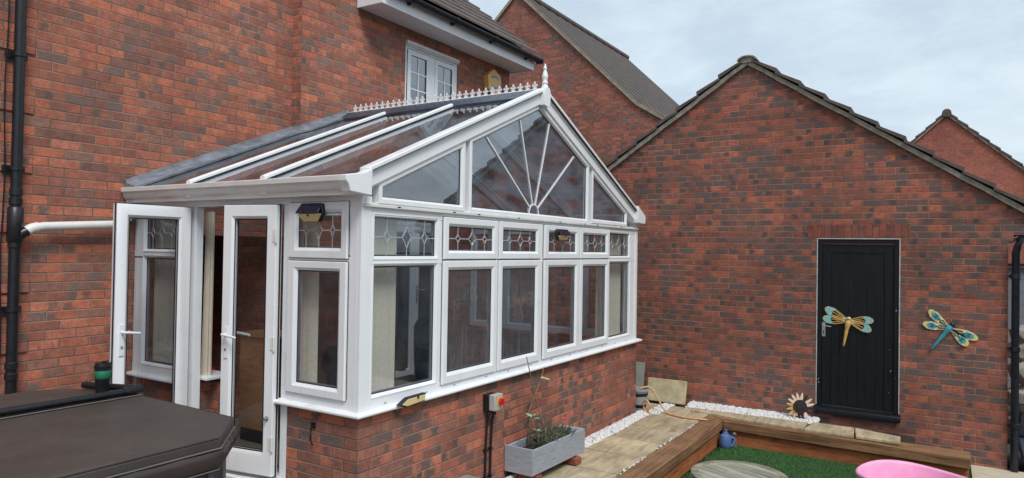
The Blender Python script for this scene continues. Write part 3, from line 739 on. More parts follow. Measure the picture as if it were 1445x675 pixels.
# mullion fill between lights and fascia boards following the slope
mb = MB()
def slope_strip(z_lo, z_hi, d0, d1, x0=.02, x1=2*RX-.02):
    xm = RX
    g = lambda x, o: gz(x)+o
    mb.prism([(x0, g(x0, z_lo)), (xm, g(xm, z_lo)), (xm, g(xm, z_hi)), (x0, g(x0, z_hi))], FR, d0, d1)
    mb.prism([(xm, g(xm, z_lo)), (x1+.13, g(x1+.13, z_lo)), (x1+.13, g(x1+.13, z_hi)), (xm, g(xm, z_hi))], FR, d0, d1)
slope_strip(.044, .058, -.05, .016)
slope_strip(.058, .148, -.05, .028)
slope_strip(.152, .168, -.05, .040)
mb.build('bargeboard', M['upvc'], cons, bevel=.002)
mb = MB()
slope_strip(.1685, .1725, -.04, .058); mb2 = mb
mb.build('barge_seal', M['seal'], cons, smooth=0)
mb = MB(); slope_strip(.173, .205, -.03, .064, x0=-.0); mb.build('barge_cap', M['upvc'], cons, bevel=.006)
# end boxes at the eaves
mb = MB(); mb.prism([(-.225, 2.487), (-.222, 2.45), (-.20, 2.43), (-.185, 2.385), (.014, 2.370), (.014, 2.548), (-.06, 2.515)], FR, .0, .078)
mb.build('eaves_end_box', M['upvc'], cons, bevel=.004)
mb = MB(); mb.prism([(4.71, 2.385), (4.94, 2.375), (4.955, 2.43), (4.95, 2.475), (4.86, 2.52), (4.71, 2.59)], FR, .0, .075)
mb.build('eaves_end_box', M['upvc'], cons, bevel=.004)
# roof: glass bays, bars, ridge
def roof_pt(x, y, o):     # o = height above the glass plane
    return (x, y, roof_z(x)+o)
ys = [-.02, .88, 1.76, 2.50]
for side in (0, 1):
    for k in range(3):
        y0, y1 = ys[k], ys[k+1]
        a, b = (-.10, RX-.07) if side == 0 else (2*RX+.16, RX+.07)
        mb = MB(); mb.add([roof_pt(a, y0, 0), roof_pt(a, y1, 0), roof_pt(b, y1, 0), roof_pt(b, y0, 0)], [(0, 1, 2, 3)])
        mb.build('roof_pane', M['glass_roof'] if side == 0 else M['glass_roof_hazed'], cons, smooth=0)
    for k, y in enumerate((.88, 1.76)):
        a, b = (-.10, RX-.235) if side == 0 else (2*RX+.16, RX+.235)
        mb = MB(); mb.loops([[(x, y-.028, roof_z(x)+.012), (x, y+.028, roof_z(x)+.012), (x, y+.026, roof_z(x)+.034), (x, y+.014, roof_z(x)+.043), (x, y-.014, roof_z(x)+.043), (x, y-.026, roof_z(x)+.034)] for x in (a, b)])
        rb = mb.build('roof_bar', M['upvc'], cons, bevel=.002)
        mb = MB(); mb.loops([[(x, y-.031, roof_z(x)+.001), (x, y+.031, roof_z(x)+.001), (x, y+.031, roof_z(x)+.0118), (x, y-.031, roof_z(x)+.0118)] for x in (a, b)])
        mb.build('gasket', M['seal'], rb, smooth=0)
        mb = MB(); mb.loops([[(x, y-.03, roof_z(x)-.09), (x, y+.03, roof_z(x)-.09), (x, y+.03, roof_z(x)-.004), (x, y-.03, roof_z(x)-.004)] for x in (a, b)])
        mb.build('rafter', M['upvc'], rb, smooth=0)
    # dark ridge flashing strip
    sg = -1 if side == 0 else 1
    mb = MB(); xa, xb = RX+sg*.235, RX+sg*.045
    mb.loops([[roof_pt(xa, y, .004), roof_pt(xb, y, .03), roof_pt(xb, y, .05), roof_pt(xa, y, .022)] for y in (-.015, D2-.03)])
    mb.build('ridge_flashing', M['ridge_dark'], cons, smooth=0)
    # lead where the roof meets the house
    mb = MB(); n = 24; rl = []
    rr_ = random.Random(5+side)
    xs_ = sorted(set([-.10+(RX-.02+.10)*k/n for k in range(n+1)]+[1.62, 1.655, 1.662])) if side == 0 else [2*RX+.1-(RX+.1-.02)*k/n for k in range(n+1)]
    for x in xs_:
        yw = (D_ if x < 1.661 else D2)-.004
        w_ = .17 if x < 1.661 else .11
        j = rr_.uniform(-.003, .003)
        rl.append([(x, yw, roof_z(x)+.080+j), (x, yw-.012, roof_z(x)+.082+j), (x, yw-.04, roof_z(x)+.05+j), (x, yw-w_, roof_z(x)+.022+j*.5), (x, yw-w_-.004, roof_z(x)+.012), (x, yw, roof_z(x)+.014)])
    mb.loops(rl); mb.build('lead_flashing', M['lead'], cons, smooth=60)
    mb = MB(); mb.loops([[(x, D2-.165 if x > 1.668 else D_-.215, roof_z(x)+.006), (x, D2-.13 if x > 1.668 else D_-.185, roof_z(x)+.006), (x, D2-.13 if x > 1.668 else D_-.185, roof_z(x)+.024), (x, D2-.165 if x > 1.668 else D_-.215, roof_z(x)+.024)] for x in ((-.1, 1.6, 1.7, RX-.2) if side == 0 else (RX+.2, 3, 4, 2*RX+.1))])
    mb.build('wall_bar', M['lead'], cons, smooth=0)
# ridge capping, cresting and finial
zr = 3.528
mb = MB(); mb.loops([[(RX-.05, y, zr), (RX+.05, y, zr), (RX+.046, y, zr+.022), (RX+.014, y, zr+.034), (RX-.014, y, zr+.034), (RX-.046, y, zr+.022)] for y in (-.02, D2-.035)])
mb.build('ridge_cap', M['upvc'], cons, bevel=.002)
mb = MB(); CR = lambda a, b, d: (RX+d, a, b); zt = zr+.030
def disc(cy_, cz_, r, n=8): return [(cy_+r*math.cos(2*math.pi*k/n), cz_+r*math.sin(2*math.pi*k/n)) for k in range(n)]
k = 0; y = .06
while y < D2-.06:
    mb.prism([(y-.024, zt), (y+.024, zt), (y+.007, zt+.016), (y+.005, zt+.05), (y-.005, zt+.05), (y-.007, zt+.016)], CR, -.0035, .0035)
    mb.prism([(y, zt+.046), (y+.011, zt+.064), (y, zt+.086), (y-.011, zt+.064)], CR, -.0045, .0045)
    for s_ in (-1, 1):
        mb.prism(disc(y+s_*.021, zt+.046, .0105), CR, -.004, .004)
        mb.prism([(y, zt+.034), (y+s_*.02, zt+.035), (y+s_*.022, zt+.044), (y, zt+.044)], CR, -.003, .003)
        mb.prism(disc(y+s_*.013, zt+.020, .0075), CR, -.004, .004)
    y += .081
mb.prism(rect(.0, D2-.05, zt, zt+.010), CR, -.005, .005)
mb.build('cresting', M['upvc'], cons, smooth=0)
mb = MB()
mb.lathe([(.033, 0), (.033, .035), (.024, .045), (.024, .052), (.030, .058), (.031, .07), (.021, .085), (.024, .10), (.030, .118), (.030, .13), (.022, .16), (.014, .185), (.013, .195), (.020, .200), (.020, .206), (.013, .212), (.012, .226), (.003, .252)], (RX, -.05, zr+.02), 16)
mb.build('finial', M['upvc'], cons, smooth=50)
mb = MB(); mb.prism([(RX-.055, gz(RX)+.03), (RX, gz(RX)+.015), (RX+.055, gz(RX)+.03), (RX+.055, zr+.0), (RX+.035, zr+.04), (RX-.035, zr+.04), (RX-.055, zr+.0)], FR, .029, .085)
mb.build('finial_base', M['upvc'], cons, bevel=.004)
# gutter along the door side
mb = MB(); prof = [(-.128, 2.502), (-.132, 2.498), (-.130, 2.465), (-.119, 2.457), (-.114, 2.444), (-.106, 2.414), (-.097, 2.405), (-.088, 2.400), (-.085, 2.373), (.0, 2.372), (.0, 2.48), (-.115, 2.502)]
mb.loops([[(x, y, z) for x, z in prof] for y in (.001, D_-.006)]); mb.build('gutter', M['upvc_aged'], cons, bevel=.0015)
mb = MB(); mb.loops([[(2*RX-x+.06, y, z) for x, z in prof] for y in (.001, D2-.006)]); mb.build('gutter', M['upvc_aged'], cons, bevel=.0015)
# outlet and waste pipe to the house downpipe
mb = MB(); mb.tube([(-.10, 2.60, 2.37), (-.10, 2.60, 2.24)], .034); mb.box(-.17, -.06, 2.55, 2.655, 2.28, 2.36)
mb.build('gutter_outlet', M['ridge_dark'], cons)
mb = MB(); mb.tube([(-.10, 2.585, 2.25), (-.15, 2.58, 2.195), (-.22, 2.575, 2.183), (-.40, 2.57, 2.172), (-.76, 2.565, 2.148), (-.83, 2.565, 2.135), (-.872, 2.566, 2.112)], .034, 16)
wp = mb.build('waste_pipe', M['upvc_aged'], cons, smooth=60)
mb = MB(); mb.tube([(-.80, 2.565, 2.142), (-.845, 2.565, 2.130), (-.876, 2.566, 2.109)], .0385, 16); mb.build('pipe_bend', M['upvc_aged'], wp, smooth=60)

# doors
def door(hinge, end, flip, label=None):
    h = Vector((*hinge, 0)); e = Vector((*end, 0)); t = (e-h); L = t.length; t.normalize(); nrm = Vector((t.y, -t.x, 0))*flip
    fn = lambda a, b, d: tuple(h+t*a+nrm*d+Vector((0, 0, b)))
    z0, z1 = .388, 2.322
    mb = MB(); outer = rect(0, L, z0, z1); gl = rect(.094, L-.094, z0+.105+.06, z1-.10)
    lerp = lambda f, d: [fn(p[0]+(q[0]-p[0])*f, p[1]+(q[1]-p[1])*f, d) for p, q in zip(outer, gl)]
    mb.loops([lerp(0, -.03), lerp(0, .028), lerp(.04, .032), lerp(.80, .032), lerp(1, .014), lerp(1, -.014), lerp(.80, -.032), lerp(.04, -.032)], closed=True)
    d = mb.build('door', M['upvc'], cons, smooth=30)
    if label: d['label'] = label
    pane(inset(gl, -.002), fn, 0.0, M['glass_door'], d)
    s = MB()
    for fd in (.0135, -.0175):
        s.loops([[fn(a, b, dd) for a, b in inset(gl, i)] for i, dd in ((-.001, fd), (-.001, fd+.004), (.006, fd+.004), (.006, fd))], closed=True)
    s.loops([[fn(a, b, dd) for a, b in inset(outer, i)] for i, dd in ((-.006, -.018), (-.006, -.006), (.001, -.006), (.001, -.018))], closed=True)
    s.build('seal', M['seal'], d, smooth=0)
    for sd_ in (1, -1):
        k = MB(); f2 = lambda a, b, dd: fn(a, b, dd*sd_)
        k.prism(rect(L-.066, L-.034, 1.20, 1.43), f2, .0325, .040)
        k.tube([f2(L-.05, 1.375, .040), f2(L-.05, 1.375, .075)], .0095)
        k.tube([f2(L-.045, 1.375, .073), f2(L-.085, 1.372, .078), f2(L-.165, 1.362, .078), f2(L-.172, 1.357, .070)], [.0105, .0095, .009, .006])
        hd = k.build('handle', M['upvc'], d, bevel=.001)
        k = MB(); k.tube([f2(L-.05, 1.265, .040), f2(L-.05, 1.265, .046)], .009); k.build('lock', M['chrome'], hd)
    for zz in (.62, 1.33, 2.10):
        k = MB(); k.tube([fn(-.006, zz-.05, .038), fn(-.006, zz+.05, .038)], .008); k.prism(rect(-.012, .03, zz-.045, zz+.045), fn, .0325, .036)
        k.build('hinge', M['upvc_aged'], d)
    return d, fn, L
door((-.024, 1.853), (-.590, 1.892), 1, 'left door leaf folded out square to the wall')
d2, fn2, L2 = door((-.036, .768), (-.118, 1.245), -1, 'right door leaf standing slightly ajar')
mb = MB(); mb.lathe([(.016, 0), (.016, .006), (.006, .010), (.006, .022), (.012, .026), (.010, .034), (.002, .036)], (0, 0, 0), 12)
mb.v = [fn2(.045+x, .80+y, .033+z) for x, y, z in mb.v]; mb.build('knob', M['chrome'], d2)
# threshold step
mb = MB(); mb.box(-.14, -.002, .70, 1.86, .31, .355); mb.build('threshold', M['upvc'], cons, bevel=.006)
mb = MB(); mb.box(.06, .075, .765, 1.795, .37, .40); mb.build('threshold_bar', M['chrome'], cons)

# ------------------------------------------------------------------ things inside the conservatory
def blind(fn, spots, label, d=-.14, z0=.98, z1=2.26, rail=None, mat='blind'):
    a = fn(spots[0], z0, d); t = thing('vertical_blind', (a[0], a[1], z0), label, 'blind', 'vertical blinds inside the conservatory windows')
    mb = MB(); r0, r1 = rail or (spots[0]-.05, spots[-1]+.05)
    mb.prism(rect(r0, r1, z1, z1+.035), fn, d-.03, d+.03); mb.build('headrail', M['upvc'], t)
    mb = MB(); rr_ = random.Random(int(spots[0]*100))
    for s in spots:
        an = R(18+rr_.uniform(-6, 6)); c, sn = math.cos(an)*.047, math.sin(an)*.047
        n = 6; lp = []
        for k in range(n+1):
            f = k/n*2-1; bow = (1-f*f)*.007
            lp.append((s+c*f, d+sn*f+bow))
        rings = [[fn(a_, z, dd) for a_, dd in lp]+[fn(a_, z, dd-.0015) for a_, dd in reversed(lp)] for z in (z0, (z0+z1)/2, z1)]
        mb.loops(rings)
    mb.build('slats', M[mat], t, smooth=40)
    return t
fr_ = lambda a, b, step=.078: [a+step*k for k in range(int((b-a)/step)+1)]
blind(FR, fr_(.20, .46, .05), 'cream vertical blind gathered at the corner end of the front windows', rail=(.14, .88))
blind(FR, fr_(4.04, 4.66, .07), 'cream vertical blind drawn fully across the last front window by the garage', z0=.97)
blind(SD, fr_(.60, .80, .05), 'cream vertical blind gathered inside the narrow window beside the right door', rail=(.15, .88))
blind(SD, fr_(2.02, 2.56, .07), 'cream vertical blind drawn behind the open left door leaf', z0=.97)
# curtain seen in the open doorway
mb = MB(); rings = []
for z, sp_ in ((.96, 1.15), (1.4, 1.0), (1.9, .92), (2.30, .88)):
    pts = [(.16+.012*math.sin(k*1.9), 1.80+.0085*k*sp_) for k in range(13)]
    rings.append([(x, y, z) for x, y in pts]+[(x+.006, y, z) for x, y in reversed(pts)])
mb.loops(rings); tag(mb.build('curtain', M['curtain'], smooth=60), 'narrow beige curtain hanging in the open doorway', 'curtain')

# office chair
ch = thing('office_chair', (1.30, .62, .36), 'black mesh office chair with headrest seen through the first front window', 'chair')
mb = MB()
for k in range(5):
    a = 2*math.pi*k/5; mb.tube([(1.30, .62, .47), (1.30+.29*math.cos(a), .62+.29*math.sin(a), .43)], [.025, .016])
    mb.lathe([(.012, 0), (.027, .008), (.027, .045), (.012, .053)], (1.30+.29*math.cos(a), .62+.29*math.sin(a), .36), 10)
mb.build('base', M['black_plastic'], ch, smooth=50)
mb = MB(); mb.tube([(1.30, .62, .45), (1.30, .62, .80)], .028); mb.build('column', M['chrome'], ch)
mb = MB(); mb.box(1.05, 1.55, .36, .86, .79, .88); mb.build('seat', M['mesh_black'], ch, bevel=.035, seg=4)
mb = MB(); rings = []
for z, w, bow in ((.93, .16, .0), (1.0, .21, -.02), (1.12, .235, -.035), (1.26, .225, -.02), (1.38, .19, .01), (1.43, .12, .03)):
    rings.append([(1.30+w*f, .40+bow+.05*f*f, z) for f in (-1, -.6, 0, .6, 1)]+[(1.30+w*f, .355+bow+.05*f*f, z) for f in (1, .6, 0, -.6, -1)])
mb.loops(rings); mb.build('backrest', M['mesh_black'], ch, smooth=70)
mb = MB(); mb.box(1.17, 1.43, .375, .43, 1.50, 1.63); mb.tube([(1.30, .37, 1.38), (1.30, .40, 1.52)], .014); mb.build('headrest', M['mesh_black'], ch, bevel=.02, seg=3)
for s in (-1, 1):
    mb = MB(); mb.tube([(1.30+s*.24, .60, .82), (1.30+s*.29, .58, .88), (1.30+s*.29, .58, 1.02)], .014); mb.box(1.30+s*.29-.035, 1.30+s*.29+.035, .48, .72, 1.02, 1.045)
    mb.build('armrest', M['black_plastic'], ch, bevel=.006)
# desk
dk = thing('desk', (.8, 1.66, .36), 'brown wooden desk standing inside behind the right door', 'desk')
mb = MB(); mb.box(.47, .80, 1.42, 1.90, 1.255, 1.28); mb.build('top', M['desk'], dk, bevel=.003)
mb = MB(); mb.box(.50, .525, 1.44, 1.88, .47, 1.2545); mb.build('side_panel', M['desk'], dk)
mb = MB(); mb.box(.75, .775, 1.44, 1.88, .36, 1.2545); mb.build('side_panel', M['desk'], dk)
mb = MB(); mb.box(.5255, .749, 1.80, 1.82, .50, 1.254); mb.build('back_panel', M['desk'], dk)
mb = MB(); mb.box(.505, .52, 1.46, 1.86, .36, .469); mb.build('plinth', M['seal'], dk)

# dark unit added by the house wall to darken the view through the panes
cb = thing('added_cupboard', (2.4, 2.2, .36), 'tall dark storage unit added inside to darken the view through the panes', 'added_cupboard')
mb = MB(); mb.box(1.75, 2.75, 2.15, 2.50, .36, 2.02); mb.build('carcass', M['dark_wood'], cb, bevel=.004)
for k in range(2):
    mb = MB(); mb.box(1.77+.485*k, 2.245+.485*k, 2.132, 2.1495, .40, 1.99); dd = mb.build('door', M['dark_wood'], cb, bevel=.003)
    mb = MB(); mb.tube([(2.20+.11*k, 2.11, 1.05), (2.20+.11*k, 2.11, 1.25)], .006); mb.build('handle', M['chrome'], dd)
tag(MB().box(.31, .34, 2.0, 2.5, .9625, .985).build('book', M['red_knob']), 'small red book lying on the inner sill in the doorway', 'book')

# ------------------------------------------------------------------ house
house = thing('house', (2.0, 2.7, -.41), 'red brick house behind the conservatory with white eaves and an upstairs window', 'house')
mb = MB(); mb.box(-9, .45, D_, 9.5, -.41, 7.4); mb.box(.4503, 1.668, D_, 9.5, 2.12, 7.4); mb.box(.4503, 1.668, D_, 9.5, -.41, .36); mb.box(.4503, 1.6, D_+2.5, 9.5, .3603, 2.1197); mb.box(1.6003, 1.668, D_, 9.5, .3603, 2.1197); mb.box(1.6685, 2.60, D2, 9.5, -.41, 7.4)
# wing with an opening for the window
wx0, wx1, wz0, wz1 = 3.335, 4.445, 3.52, 4.66
mb.box(2.6005, wx0, D2, 9.4, -.41, 4.93); mb.box(wx1, 5.80, D2, 9.4, -.41, 4.93)
mb.box(wx0+.0003, wx1-.0003, D2, 9.4, -.41, wz0); mb.box(wx0+.0003, wx1-.0003, D2, 9.4, wz1, 4.93)
mb.box(wx0+.0003, wx1-.0003, D2+.6, 9.4, wz0+.001, wz1-.001)
mb.build('wall', M['brick_house'], house, smooth=0)
for zb in (.35, .80, 1.26, 1.715, 2.17, 2.625, 3.08, 3.535, 3.99, 4.44):
    mb = MB(); mb.box(-1.62, -.815, D_-.014, D_-.0005, zb-.07, zb+.085)
    mb.build('quoin', M['brick_house'], house, smooth=0)
# wing roof, eaves
ez = 5.03; pitch = .78
mb = MB(); ye = 2.06
for k in range(17):                       # tile courses
    y0 = ye+k*.30*.79; z0 = ez+(y0-ye)*pitch
    mb.loops([[(x, y0-.02, z0-.004), (x, y0+.27, z0+.27*pitch-.012), (x, y0+.27, z0+.27*pitch+.006), (x, y0-.02, z0+.026)] for x in (2.62, 5.98)])
mb.loops([[(x, ye, ez-.10), (x, 6.0, ez-.10+3.94*pitch), (x, 9.4, ez-.10), (x, 6.0, ez-.02+3.94*pitch-.04)] for x in (2.61, 5.95)])
mb.build('roof', M['roof_tile'], house, smooth=0)
mb = MB(); mb.box(2.49, 5.875, 2.165, D2-.001, 4.812, 4.83); mb.build('soffit', M['soffit'], house)
mb = MB(); mb.box(2.488, 5.885, 2.14, 2.1645, 4.80, 5.01); mb.box(2.47, 2.4875, 2.14, D2-.001, 4.80, 5.05); mb.box(5.8855, 5.90, 2.14, D2+.3, 4.80, 5.05)
mb.build('fascia', M['soffit'], house, bevel=.003)
mb = MB(); gp = []
for x in (2.50, 5.975):
    c = [(2.075+.058*math.cos(a), 4.975+.058*math.sin(a)) for a in [math.pi+math.pi*k/10 for k in range(11)]]
    c += [(2.075+.05*math.cos(a), 4.978+.05*math.sin(a)) for a in [2*math.pi-math.pi*k/10 for k in range(11)]]
    gp.append([(x, y, z) for y, z in c])
mb.loops(gp); mb.box(5.962, 5.985, 2.012, 2.138, 4.915, 4.982)
gt = mb.build('gutter', M['gutter_black'], house, smooth=40)
for x in (2.9, 3.75, 4.65, 5.6):
    mb = MB(); mb.loops([[(xx, 2.075+.064*math.cos(a), 4.975+.064*math.sin(a)) for a in [math.pi*.95+math.pi*1.1*k/12 for k in range(13)]]+[(xx, 2.075+.058*math.cos(a), 4.975+.058*math.sin(a)) for a in [math.pi*2.05-math.pi*1.1*k/12 for k in range(13)]] for xx in (x, x+.035)])
    mb.box(x+.002, x+.033, 2.10, 2.139, 4.90, 4.94); mb.build('gutter_bracket', M['gutter_black'], gt)
# upstairs window
mb = MB(); H2 = lambda a, b, d: (a, D2+.04-d, b)
ring(mb, rect(wx0+.003, wx1-.003, wz0+.003, wz1-.045), .05, H2, .03, -.04, 0)
mb.prism(rect((wx0+wx1)/2-.055, (wx0+wx1)/2+.055, wz0+.055, wz1-.097), H2, -.035, .028)
hw = mb.build('window', M['upvc'], house, smooth=30)
for k in range(2):
    a0 = wx0+.055 if k == 0 else (wx0+wx1)/2+.0575; a1 = (wx0+wx1)/2-.0575 if k == 0 else wx1-.055
    b0, b1 = wz0+.057, wz1-.099
    mb = MB(); ring(mb, rect(a0, a1, b0, b1), .062, H2, .036, .0285, .03); mb.build('sash', M['upvc'], hw, smooth=30)
    g0, g1, h0, h1 = a0+.06, a1-.06, b0+.06, b1-.06
    pane(rect(g0, g1, h0, h1), H2, .018, M['glass_far'], hw)
    mb = MB(); mb.prism(rect((g0+g1)/2-.009, (g0+g1)/2+.009, h0, h1), H2, .019, .026)
    for q_ in (1, 2, 3): mb.prism(rect(g0, g1, h0+(h1-h0)*q_/4-.009, h0+(h1-h0)*q_/4+.009), H2, .0195, .0255)
    mb.build('glazing_bars', M['upvc'], hw, smooth=0)
mb = MB(); mb.prism(rect(wx0-.0, wx1+.0, wz1-.042, wz1-.002), H2, -.02, .075); mb.prism(rect(wx0-.0, wx1+.0, wz1-.06, wz1-.044), H2, -.02, .06)
mb.build('head_trim', M['upvc_aged'], hw, bevel=.003)
mb = MB(); mb.box(wx0+.05, wx1-.05, D2+.10, D2+.12, 4.15, wz1-.06); mb.build('curtain', M['blind'], hw)
# glazed door from the house into the conservatory
mb = MB(); ring(mb, rect(PD0, PD1, .365, 2.36), .055, HW, .03, .0005, .01); fr_h = mb.build('patio_door', M['upvc'], house, smooth=30)
PM = (PD0+PD1)/2
for k in range(2):
    a0_, a1_ = (PD0+.058, PM-.002) if k == 0 else (PM+.002, PD1-.058)
    mb = MB(); ring(mb, rect(a0_, a1_, .42, 2.30), .085, HW, .045, .012, .02); mb.build('leaf', M['upvc'], fr_h, smooth=30)
    pane(rect(a0_+.08, a1_-.08, .50, 2.22), HW, .018, M['glass_dark'], fr_h)
mb = MB(); mb.prism(rect(PM+.02, PM+.05, 1.32, 1.55), HW, .0455, .052); mb.tube([(PM+.035, D2-.052, 1.5), (PM+.035, D2-.085, 1.5), (PM+.14, D2-.085, 1.49)], .009); mb.build('handle', M['chrome'], fr_h)
# downpipe
mb = MB(); mb.tube([(-.945, D_-.075, -.2), (-.945, D_-.075, 1.0), (-.945, D_-.075, 7.3)], .0365, 16)
dp = mb.build('downpipe', M['black_plastic'], house, smooth=60)
for z in (1.00, 1.08, 1.98, 2.30, 2.37, 3.95, 4.02):
    mb = MB(); mb.lathe([(.037, 0), (.0435, .006), (.0435, .05), (.037, .056)], (-.945, D_-.075, z), 16); mb.build('socket', M['black_plastic'], dp)
mb = MB(); mb.lathe([(.041, 0), (.052, .01), (.052, .26), (.041, .27)], (-.945, D_-.075, 2.02), 16); mb.tube([(-.945, D_-.08, 2.06), (-.90, D_-.095, 2.095), (-.868, D_-.097, 2.115)], .037, 14)
mb.build('branch', M['black_plastic'], dp, smooth=50)
for z in (1.5, 2.55, 3.4):
    mb = MB(); mb.box(-1.02, -.87, D_-.03, D_-.0165, z, z+.045); mb.lathe([(.041, 0), (.046, .001), (.046, .028), (.041, .029)], (-.945, D_-.075, z+.008), 16); mb.build('bracket', M['black_plastic'], dp)
mb = MB(); mb.tube([(-1.01+.008*math.sin(k*1.3), D_-.03, 1.0+k*.25) for k in range(26)], .0055, 6); mb.build('cable', M['black_plastic'], house)

# alarm box
ab = thing('alarm_box', (5.26, D2, 4.52), 'faded yellow hexagonal alarm box on the upper house wall', 'alarm box')
hexp = [(5.26+.20*math.cos(R(90+60*k+8)), 4.515+.20*math.sin(R(90+60*k+8))) for k in range(6)]
mb = MB(); mb.prism(hexp, HW, .001, .09); mb.build('cover', M['alarm'], ab, bevel=.006)
mb = MB(); mb.ribbon([(5.17, 4.565), (5.20, 4.59), (5.26, 4.60), (5.32, 4.59), (5.35, 4.565)], .028, HW, .091, .093); mb.ribbon([(5.17, 4.465), (5.20, 4.44), (5.26, 4.43), (5.32, 4.44), (5.35, 4.465)], .032, HW, .091, .093)
mb.build('print', M['blue_ink'], ab, smooth=0)
mb = MB(); mb.prism([(5.16, 4.33), (5.36, 4.33), (5.33, 4.27), (5.19, 4.27)], HW, .002, .07); mb.build('lamp', M['navy'], ab, bevel=.006)

# ------------------------------------------------------------------ garage
gar = thing('garage', (8.5, -1.1, -.41), 'brick garage with a plain gable and a black boarded door', 'garage')
AY, AZ, GS = -1.095, 4.47, .675
gy0, gy1 = -3.865, 1.675
gzv = lambda y: AZ-GS*abs(y-AY)
dy0, dy1, dz0, dz1 = -2.843, -1.942, .175, 2.230
mb = MB()
# gable wall in pieces around the door opening
GX1 = G_+.22
def gpoly(poly): mb.prism(poly, lambda a, b, d: (d, a, b), G_, GX1)
gpoly([(gy0, -.41), (dy0, -.41), (dy0, gzv(dy0)), (gy0, gzv(gy0))])
gpoly([(dy0+.0002, dz1), (dy1-.0002, dz1), (dy1-.0002, gzv(dy1)), (dy0+.0002, gzv(dy0))])
gpoly([(dy0+.0002, -.41), (dy1-.0002, -.41), (dy1-.0002, dz0), (dy0+.0002, dz0)])
gpoly([(dy1, -.41), (gy1, -.41), (gy1, gzv(gy1)), (AY, AZ), (dy1, gzv(dy1))])
mb.box(GX1+.001, 12, gy0, gy0+.2, -.41, gzv(gy0)-.02); mb.box(GX1+.001, 12, gy1-.2, gy1, -.41, gzv(gy1)-.02)
# brick corbel under the verge at the right corner
mb.prism([(gy0-.045, 2.20), (gy0-.0005, 2.20), (gy0-.0005, 2.59), (gy0-.045, 2.56)], GA, -.2, 0.0); mb.prism([(gy0-.33, 2.272), (gy0-.0455, 2.272), (gy0-.0455, gzv(gy0-.0455)), (gy0-.33, gzv(gy0-.33))], GA, -.2, 0.0)
mb.build('wall', M['brick_garage'], gar, smooth=0)
mb = MB(); mb.prism(rect(dy0-.10, dy1+.10, dz1+.008, dz1+.165), GA, -.01, .003); mb.build('lintel', M['brick_lintel'], gar, smooth=0)
# verge strip and stepped tiles
def along(yy, off): return gzv(yy)+off
for s, yend in ((1, 1.9), (-1, -4.22)):
    mb = MB(); n = 16; rings = []
    rr_ = random.Random(8)
    for k in range(n+1):
        yy = AY+(yend-AY)*k/n; j = rr_.uniform(-.006, .006)
        rings.append([(G_-.048, yy, along(yy, .0)+j), (G_-.052, yy, along(yy, .062)+j*.3), (G_+.2, yy, along(yy, .062)), (G_+.2, yy, along(yy, .003))])
    mb.loops(rings); mb.build('verge', M['verge'], gar, smooth=30)
    mb = MB(); k = 0; L = math.hypot(1, GS); yy = AY+s*.06
    while abs(yy-AY) < abs(yend-AY)+.02:
        y2 = yy+s*.345/L*1.06
        zt0, zt1 = along(yy, .064), along(y2, .064)
        mb.loops([[(x, yy, zt0+.004), (x, y2, zt1+.034), (x, y2+s*.006, zt1+.082), (x, yy, zt0+.034)] for x in (G_-.075, 12.1)])
        yy += s*.345/L
    mb.build('roof', M['roof_tile'], gar, smooth=0)
mb = MB()
for k in range(14):
    x0 = G_-.085+k*.45
    mb.loops([[(xx, AY+r_*math.cos(a), AZ+.050+r_*math.sin(a)*.5) for a in [math.pi*q_/10 for q_ in range(11)]]+[(xx, AY+(r_-.02)*math.cos(a), AZ+.045+(r_-.02)*math.sin(a)*.5) for a in [math.pi-math.pi*q_/10 for q_ in range(11)]] for xx, r_ in ((x0, .125), (x0+.445, .12))])
mb.build('ridge_tiles', M['verge'], gar, smooth=40)
# fill under first ridge tile
mb = MB(); mb.prism([(AY-.10, AZ+.02), (AY+.10, AZ+.02), (AY+.07, AZ+.09), (AY, AZ+.11), (AY-.07, AZ+.09)], GA, -.1, .062); mb.build('ridge_mortar', M['verge'], gar)
# door: white reveal edge, frame, leaf, threshold
mb = MB(); mb.prism(rect(dy0+.001, dy0+.012, dz0+.02, dz1-.001), GA, -.07, .004); mb.prism(rect(dy1-.012, dy1-.001, dz0+.02, dz1-.001), GA, -.07, .004); mb.prism(rect(dy0+.0125, dy1-.0125, dz1-.012, dz1-.001), GA, -.07, .004)
mb.build('door_trim', M['white_paint'], gar, bevel=.002)
mb = MB(); mb.prism(rect(dy0+.0125, dy0+.062, dz0+.02, dz1-.0125), GA, -.08, -.006); mb.prism(rect(dy1-.062, dy1-.0125, dz0+.02, dz1-.0125), GA, -.08, -.006); mb.prism(rect(dy0+.0625, dy1-.0625, dz1-.068, dz1-.0125), GA, -.08, -.006)
mb.build('door_frame', M['black_paint'], gar, bevel=.003)
a0, a1, b0, b1 = dy0+.065, dy1-.065, dz0+.03, dz1-.072
mb = MB()
mb.prism(rect(a0, a0+.095, b0, b1), GA, -.07, -.024); mb.prism(rect(a1-.095, a1, b0, b1), GA, -.07, -.024); mb.prism(rect(a0+.0955, a1-.0955, b1-.10, b1), GA, -.07, -.0245)
nbd = 6; bw = (a1-a0-.192)/nbd
for k in range(nbd):
    mb.prism(rect(a0+.096+bw*k+.0008, a0+.096+bw*(k+1)-.0008, b0, b1-.101), GA, -.06, -.034)
gd = mb.build('door', M['black_paint'], gar, bevel=.0018)
mb = MB(); mb.prism(rect(-2.046, -2.006, 1.03, 1.205), GA, -.0235, -.017); hd = mb.build('handle', M['chrome'], gd, bevel=.001)
mb = MB(); mb.tube([GA(-2.026, 1.165, -.018), GA(-2.026, 1.165, .02)], .008); mb.tube([GA(-2.026, 1.165, .018), GA(-2.06, 1.162, .022), GA(-2.115, 1.155, .02)], .007); mb.build('lever', M['chrome'], hd)
